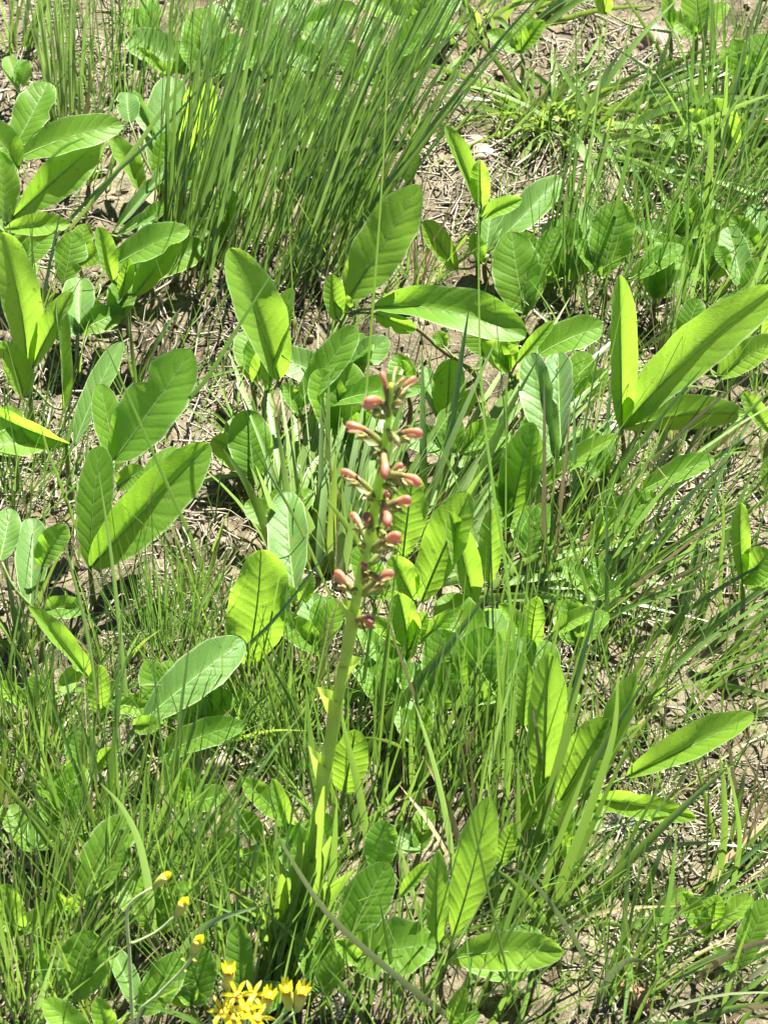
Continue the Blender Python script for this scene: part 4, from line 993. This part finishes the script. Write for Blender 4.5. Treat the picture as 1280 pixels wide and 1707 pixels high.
# ------------------------------------------------------------------ long single blades, one by one
for lab, pix, w, m_, k_ in (
    ('dark thin stalk standing tall across the arching leaf', ((872, 1240), (850, 1000), (820, 800), (800, 600), (797, 172)), 6, 'thin', .05),
    ('long pale stalk crossing the upright pale leaf to the top edge', ((600, 800), (610, 660), (628, 430), (641, 230), (650, -30)), 4.5, 'mid', .10),
    ('long pale blade sloping from the upper left plants to the top edge', ((100, 390), (200, 280), (296, 150), (420, -20)), 9, 'pale', .15),
    ('long dark blade sloping parallel below the pale one at the upper left', ((52, 440), (150, 330), (281, 205), (442, 18)), 6, 'thin', .15),
    ('long bluish blade slanting across the large smooth leaves', ((120, 920), (195, 775), (326, 655), (400, 540), (474, 424)), 9, 'thin', .10),
    ('wide flat blade slanting across the shade below the orchid flowers', ((600, 1260), (660, 1182), (740, 1085), (815, 985)), 19, 'bright', .25),
    ('long thin stalk dropping from the orchid flowers to the bottom edge', ((880, 1760), (840, 1600), (790, 1377), (767, 1235), (726, 1040), (672, 866)), 5, 'mid', .0),
    ('wide grey-purple blade sloping down to the bottom edge', ((800, 1740), (730, 1682), (640, 1610), (550, 1527), (490, 1440), (449, 1364)), 13, 'purple', -.15),
    ('arched purple-brown blade right of the leaf reaching right at the bottom', ((990, 1640), (960, 1570), (905, 1490), (870, 1456), (836, 1443)), 10, 'purple', -.05),
    ('wide bright blade rising through the large plant at the lower right', ((902, 1565), (940, 1460), (982, 1350), (1022, 1225), (1030, 1120)), 17, 'bright', .10),
    ('second bright blade left of the widest one at the lower right', ((890, 1540), (918, 1440), (958, 1330), (985, 1260)), 12, 'bright', .1),
    ('long low blade crossing to the right edge, lower right', ((1000, 1572), (1060, 1540), (1122, 1522), (1200, 1494), (1295, 1458)), 14, 'bright', .4),
    ('thin arching blade with a purple end, lower right', ((955, 1480), (1010, 1440), (1080, 1416), (1150, 1406), (1210, 1407), (1292, 1424)), 9, 'purple', .2),
    ('dark bluish upright blade at the lower right', ((1096, 1640), (1108, 1540), (1120, 1460), (1127, 1388)), 10, 'thin', .0),
    ('upright bright blade below the leaf pointing right', ((1196, 1470), (1206, 1400), (1206, 1320), (1198, 1252)), 13, 'bright', .0),
    ('crooked blade right of the upright bright blade', ((1212, 1510), (1228, 1440), (1232, 1390), (1222, 1320), (1205, 1255)), 9, 'bright', .0),
    ('pale dry blade leaning left in the middle below the orchid', ((762, 1490), (748, 1390), (730, 1300), (708, 1222), (690, 1170)), 11, 'pale', .0),
    ('thin brown dead stalk right of the orchid stem', ((725, 1285), (700, 1190), (677, 1122), (655, 1060), (643, 1010)), 6, 'dry', .05),
    ('bright wide blade beside the oval leaf by the orchid stem', ((617, 1456), (609, 1377), (592, 1290), (576, 1225), (566, 1170)), 13, 'bright', .0),
    ('upright green blade left of the leaves at the bottom middle', ((545, 1580), (552, 1500), (557, 1420), (562, 1330)), 17, 'bright', .0),
    ('thick bluish bent blade above the yellow buds', ((262, 1600), (252, 1510), (244, 1455), (228, 1392), (200, 1340), (168, 1306)), 15, 'pale', -.05),
    ('bluish arched blade reaching right over the yellow buds', ((262, 1690), (285, 1620), (318, 1565), (356, 1536), (400, 1520), (452, 1507)), 13, 'pale', .05),
    ('long straight pale stalk in the grass at the lower left', ((216, 1260), (208, 1130), (188, 942), (164, 780)), 8, 'pale', .05),
    ('leaning thin stalk left of the long straight pale stalk', ((180, 1300), (150, 1080), (120, 950), (102, 890)), 6, 'pale', .05),
    ('thin stalk crossing the broad smooth leaf, left of centre', ((360, 1010), (320, 900), (280, 810), (214, 660), (150, 518)), 7, 'thin', .1),
    ('green stalk leaning left beside the large smooth leaves', ((150, 930), (110, 830), (80, 750), (66, 700)), 6, 'bright', .1),
    ('level green stalk crossing left of the orchid flowers', ((200, 850), (326, 806), (400, 790), (480, 780), (560, 778), (640, 781), (720, 784)), 7, 'bright', 1.4),
    ('long bluish blade slanting between the three long leaves', ((960, 905), (1000, 835), (1040, 775), (1105, 690), (1171, 612)), 12, 'thin', .15),
    ('pale blade slanting down from the right edge, middle height', ((1020, 890), (1080, 842), (1149, 794), (1210, 752), (1296, 692)), 9, 'pale', .3),
    ('first of the tall stalks from the left at the upper right, nearly vertical', ((944, 500), (952, 340), (961, 187), (957, -20)), 5, 'thin', .1),
    ('second tall stalk from the left at the upper right', ((962, 500), (975, 340), (987, 225), (1019, -20)), 6, 'pale', .1),
    ('tall stalk tilting right over the wide flat blades, upper right', ((980, 360), (1000, 280), (1021, 187), (1060, -20)), 6, 'pale', .1),
    ('tall stalk in front of the broad leaf at the upper right', ((1005, 500), (1025, 356), (1062, 187), (1100, 46)), 6, 'thin', .1),
    ('long stalk tilting far right through the tangled grass, upper right', ((1060, 350), (1120, 250), (1190, 130), (1240, 20)), 7, 'thin', .1),
    ('another far tilting stalk below the first, upper right', ((1070, 400), (1140, 300), (1220, 180), (1290, 80)), 7, 'pale', .1),
    ('upright wide blade in the tangled grass, upper right', ((1180, 420), (1178, 340), (1184, 260), (1188, 200)), 15, 'bright', .0),
    ('wide bright blade bending down to the left, upper right', ((1170, 430), (1200, 390), (1240, 345), (1290, 305)), 16, 'bright', .2),
    ('yellow-brown dead blade rising beside the large plant at the lower right', ((915, 1400), (905, 1310), (895, 1230), (886, 1175)), 8, 'dry', .0),
    ('yellow-tipped dead blade in the leaning grass right of centre', ((1076, 960), (1070, 930), (1065, 900), (1060, 878)), 8, 'dry', .0),
    ('pale bluish stalk rising left of the large plant at the lower right', ((800, 1400), (820, 1260), (845, 1160), (874, 1062)), 7, 'pale', .0),
    ('thin stalk rising between the leaves at the bottom middle', ((770, 1560), (785, 1440), (800, 1330), (820, 1225)), 8, 'bright', .0),
    ('short pale blade curving over the leaves at the bottom middle', ((700, 1520), (682, 1470), (668, 1420), (657, 1376)), 10, 'pale', .0),
    ('thin pale stalk bending right below the bottom middle leaves', ((800, 1640), (770, 1600), (745, 1560), (728, 1530)), 6, 'pale', .0),
    ('narrow stalk by the bluish leaf left of the orchid flowers', ((560, 1010), (500, 880), (455, 800), (412, 730)), 6, 'pale', .1),
    ('slanting stalk across the big oval leaf, left of the orchid stem', ((290, 1220), (380, 1110), (460, 1030), (560, 900)), 9, 'thin', .3),
    ('upright stalk in the shade of the right-hand plants', ((1205, 1040), (1200, 960), (1205, 880), (1203, 790)), 7, 'bright', .0),
    ('thin dry stem leaning across the leaf that points right', ((1285, 1330), (1230, 1240), (1170, 1160), (1124, 1105)), 5, 'dry', .2),
    ('dry flat blade lying on the straw at the lower right', ((950, 1545), (1010, 1560), (1060, 1580), (1150, 1605)), 8, 'dry', .5),
    ('narrow blade entering from the right edge above the corner', ((1180, 1690), (1220, 1675), (1260, 1668), (1300, 1672)), 12, 'bright', .3),
    ('upright blade at the right edge of the bottom corner', ((1200, 1700), (1212, 1650), (1230, 1590), (1252, 1530)), 8, 'bright', .0)):
    blade(lab, pix, w, m_, k=k_, facing=random.uniform(-25, 25), twist=random.uniform(-30, 30))

# creeping stem under the arching leaf, dead leaf, dry grey weed
p = [at(x, y, h_) for x, y, h_ in ((640, 535, .06), (690, 545, .05), (735, 582, .03), (770, 605, .02), (800, 632, .006))]
tag(tube_obj('creeping_stem', p, [.0016, .002, .0024, .0026], M['brownstem'], None, p[-1], n=16, loc=p[-1]), 'brown creeping stem running down right under the arching leaf', 'stem')
def dead_leaf(px, L_, w, rz, label, m='litterleaf'):
    c = on_ground(at(*px, 0)) + Vector((0, 0, .006))
    d = Vector((math.cos(rz), math.sin(rz), .12))
    V, F, UV, cen, _ = leaf_geo(c, c + d * L_, w, roll=random.uniform(-25, 25), fold=.5, bend=.12, rows=12, cols=7, seed=int(px[0]), twist=30)
    tag(link('dead_leaf', mesh_of('dead_leaf', V, F, UV), M[m], None, c), label, 'dead leaf', 'dead leaves on the ground')
dead_leaf((745, 1355), .04, .011, 2.9, 'reddish brown dead leaf under the grass right of the orchid foot')
dead_leaf((1150, 1110), .03, .010, .5, 'small brown dead leaf in the leaning grass at the right')
dead_leaf((880, 1130), .026, .009, 2.2, 'curled tan dead leaf below the small yellow-green plant')
dead_leaf((175, 270), .028, .010, 1.2, 'brown dead leaf on the soil between the upper left plants')
def dry_weed(px, label, n=26, r=.014):
    c = on_ground(at(*px, 0)); root = thing('dry_weed', c, label, 'dry weed', 'grey dry weeds')
    for i_ in range(n):
        a = random.uniform(0, 6.283); e = random.uniform(.1, 1.2); L_ = r * random.uniform(.6, 1.2)
        d = Vector((math.cos(a) * math.cos(e), math.sin(a) * math.cos(e), math.sin(e)))
        V, F, UV = ribbon([Vector((0, 0, 0)), d * L_ * .5 + Vector((0, 0, .002)), d * L_ + Vector((random.gauss(0, .002), random.gauss(0, .002), 0))], .0022, n=5, facing=random.uniform(-60, 60), shape='leaf')
        link('leaflet', mesh_of('leaflet', V, F, UV), M['lichen'], root)
dry_weed((741, 1216), 'grey dried rosette on the soil right of the orchid stem')
dry_weed((1036, 1375), 'whitish dried weed under the leaf pointing right', 40, .018)
dry_weed((570, 1672), 'grey dried tuft in the gap at the bottom middle', 24, .013)

# ------------------------------------------------------------------ ground cover
def cover():
    """fine grass everywhere, thicker where the photograph has it"""
    hot = [(120, 1250, 200, 160, 1.0), (250, 1500, 260, 200, 1.0), (450, 1150, 160, 130, .8), (640, 1250, 200, 200, .7), (560, 700, 160, 160, .5), (1000, 900, 200, 200, .7),
           (1150, 1050, 180, 250, .8), (1100, 1550, 250, 180, .8), (850, 1450, 200, 220, .6), (200, 100, 250, 120, .6), (1200, 300, 120, 250, .7), (60, 850, 120, 120, .5), (500, 560, 150, 140, .6), (350, 700, 120, 140, .3), (1000, 450, 160, 100, .5)]
    H = [(at(x, y, 0), rx * .00053, ry * .0008, s) for x, y, rx, ry, s in hot]
    out = {'thin': Blades(), 'bright': Blades(), 'dry': Blades()}
    n = 0
    for _ in range(30000):
        x = random.uniform(-.66, .66); y = random.uniform(-.72, 1.0)
        d = .10
        for c, rx, ry, s in H: d += s * math.exp(-((x - c.x) / rx) ** 2 - ((y - c.y) / ry) ** 2)
        if abs(x) > .42 or y < -.52 or y > .78: d = max(d, .5)
        if random.random() > d * .33 * (.1 + 2.2 * max(0, .5 + float(vnoise(x * 18, y * 18)))): continue
        p = Vector((x, y, float(gh(x, y)) - .003))
        L_ = random.choice((.03, .05, .07, .10, .14)) * random.uniform(.7, 1.3)
        dv = Vector((random.gauss(.10, .28), random.gauss(.05, .25), 1)).normalized()
        V, F, UV = fast_blade(p, dv, L_, random.uniform(.0009, .0019), random.uniform(0, .35), random.uniform(-1.2, 1.2), 6)
        mk = random.choices(('thin', 'bright', 'dry'), (.4, .5, .1))[0]
        out[mk].add(V, F, UV, random.random()); n += 1
    for mk, nm, lab in (('thin', 'grass', 'fine dark green grass growing all over the ground'), ('bright', 'grass', 'fine bright green grass growing all over the ground'), ('dry', 'dead_grass', 'fine dead tan grass standing among the green')):
        tag(out[mk].build(nm, M[mk]), lab, 'grass', kind='stuff')
    print('cover blades', n, 'leaves', nleaf)
cover()

# ------------------------------------------------------------------ each small plant and tuft is told apart by its neighbour
LAND = [((100, 240), 'large oval-leaved plant at the upper left edge'), ((40, 520), 'tall pale upright leaf at the left edge'), ((40, 710), 'drooping veined leaf at the left edge'),
        ((240, 790), 'large smooth-leaved plant over pale straw'), ((235, 420), 'arched leaves left of the tall wiry tuft'), ((275, 210), 'downy bluish plant at the upper left'),
        ((420, 330), 'tall wiry tuft'), ((105, 90), 'sheaf of pale blades in the top left corner'), ((355, 60), 'pale leaf at the top edge'), ((600, 90), 'leafy plant behind the tall wiry tuft'),
        ((635, 330), 'dark pointed leaf on bare soil'), ((745, 500), 'long arching leaf'), ((435, 520), 'dark leaf with the bent-over tip'), ((800, 280), 'rolled yellowish young leaf'),
        ((905, 180), 'bright sprawling tuft'), ((1080, 220), 'wide flat-lying blades'), ((1250, 95), 'overlapping leaves in the top right corner'), ((1035, 400), 'broad leaf among tall stalks'),
        ((860, 450), 'broad oval leaf with the curved shadow'), ((1230, 430), 'pale plant at the upper right edge'), ((1110, 620), 'three long leaves on the right'), ((915, 690), 'cupped bluish leaves'),
        ((750, 650), 'tent-shaped leaf by the orchid tip'), ((640, 800), 'orchid flowers'), ((560, 1180), 'orchid stem'), ((500, 1500), 'orchid foot'), ((490, 910), 'bluish leaf left of the orchid'),
        ((410, 1010), 'big oval leaf left of the orchid'), ((320, 1140), 'broad pale leaf leaning right'), ((100, 1070), 'slim leaf leaning left'), ((55, 940), 'grey-green blunt leaves at the left edge'),
        ((135, 1250), 'oval leaf under the slim leaning leaf'), ((690, 1040), 'bright star-shaped rosette'), ((790, 930), 'upright leaf pair right of the orchid'), ((780, 1110), 'broad shaded leaf'),
        ((900, 1030), 'small three-leaved yellow-green plant'), ((1130, 790), 'arched leaves among slanting grass'), ((1250, 920), 'pointed leaf at the right edge'), ((980, 1220), 'tall leaves at the lower right'),
        ((1150, 1240), 'leaf pointing right'), ((585, 1270), 'oval leaf by the orchid stem'), ((640, 1520), 'group of four leaves at the bottom'), ((790, 1480), 'tall leaf pair at the bottom'), ((870, 1590), 'leaf reaching right at the bottom'),
        ((765, 1680), 'pale tongue-shaped leaf'), ((430, 1350), 'yellow-green shoot by the orchid foot'), ((170, 1430), 'wide leaf at the lower left'), ((135, 1600), 'dark rounded leaf'), ((260, 1520), 'budding yellow stalks'),
        ((430, 1670), 'yellow flower cluster'), ((870, 1500), 'arched purple-brown blade'), ((1250, 1560), 'long dark leaf at the lower right edge'), ((1110, 1520), 'dark bluish upright blade')]
def pixel_of(p):
    d = depth(p); q = p - CAM
    return 640 + q.dot(RT) / d / HALF / 2 * 1707, 853.5 - q.dot(UP) / d / HALF / 2 * 1707
used = set()
for ob in [o for o in COL.objects if o.parent is None and o.get('group') in ('small tufts of fine grass', 'low leafy plants half hidden in the grass')]:
    kindw = 'small grass tuft' if 'tuft' in ob.name else 'low leafy plant'
    x, y = pixel_of(ob.location)
    for (lx, ly), ph in sorted(LAND, key=lambda t: math.hypot(t[0][0] - x, t[0][1] - y)):
        dx, dy = x - lx, y - ly
        rel = ('right of' if dx > 0 else 'left of') if abs(dx) > abs(dy) else ('just below' if dy > 0 else 'just above')
        lab = '%s %s the %s' % (kindw, rel, ph)
        if lab not in used: break
    used.add(lab); ob['label'] = lab
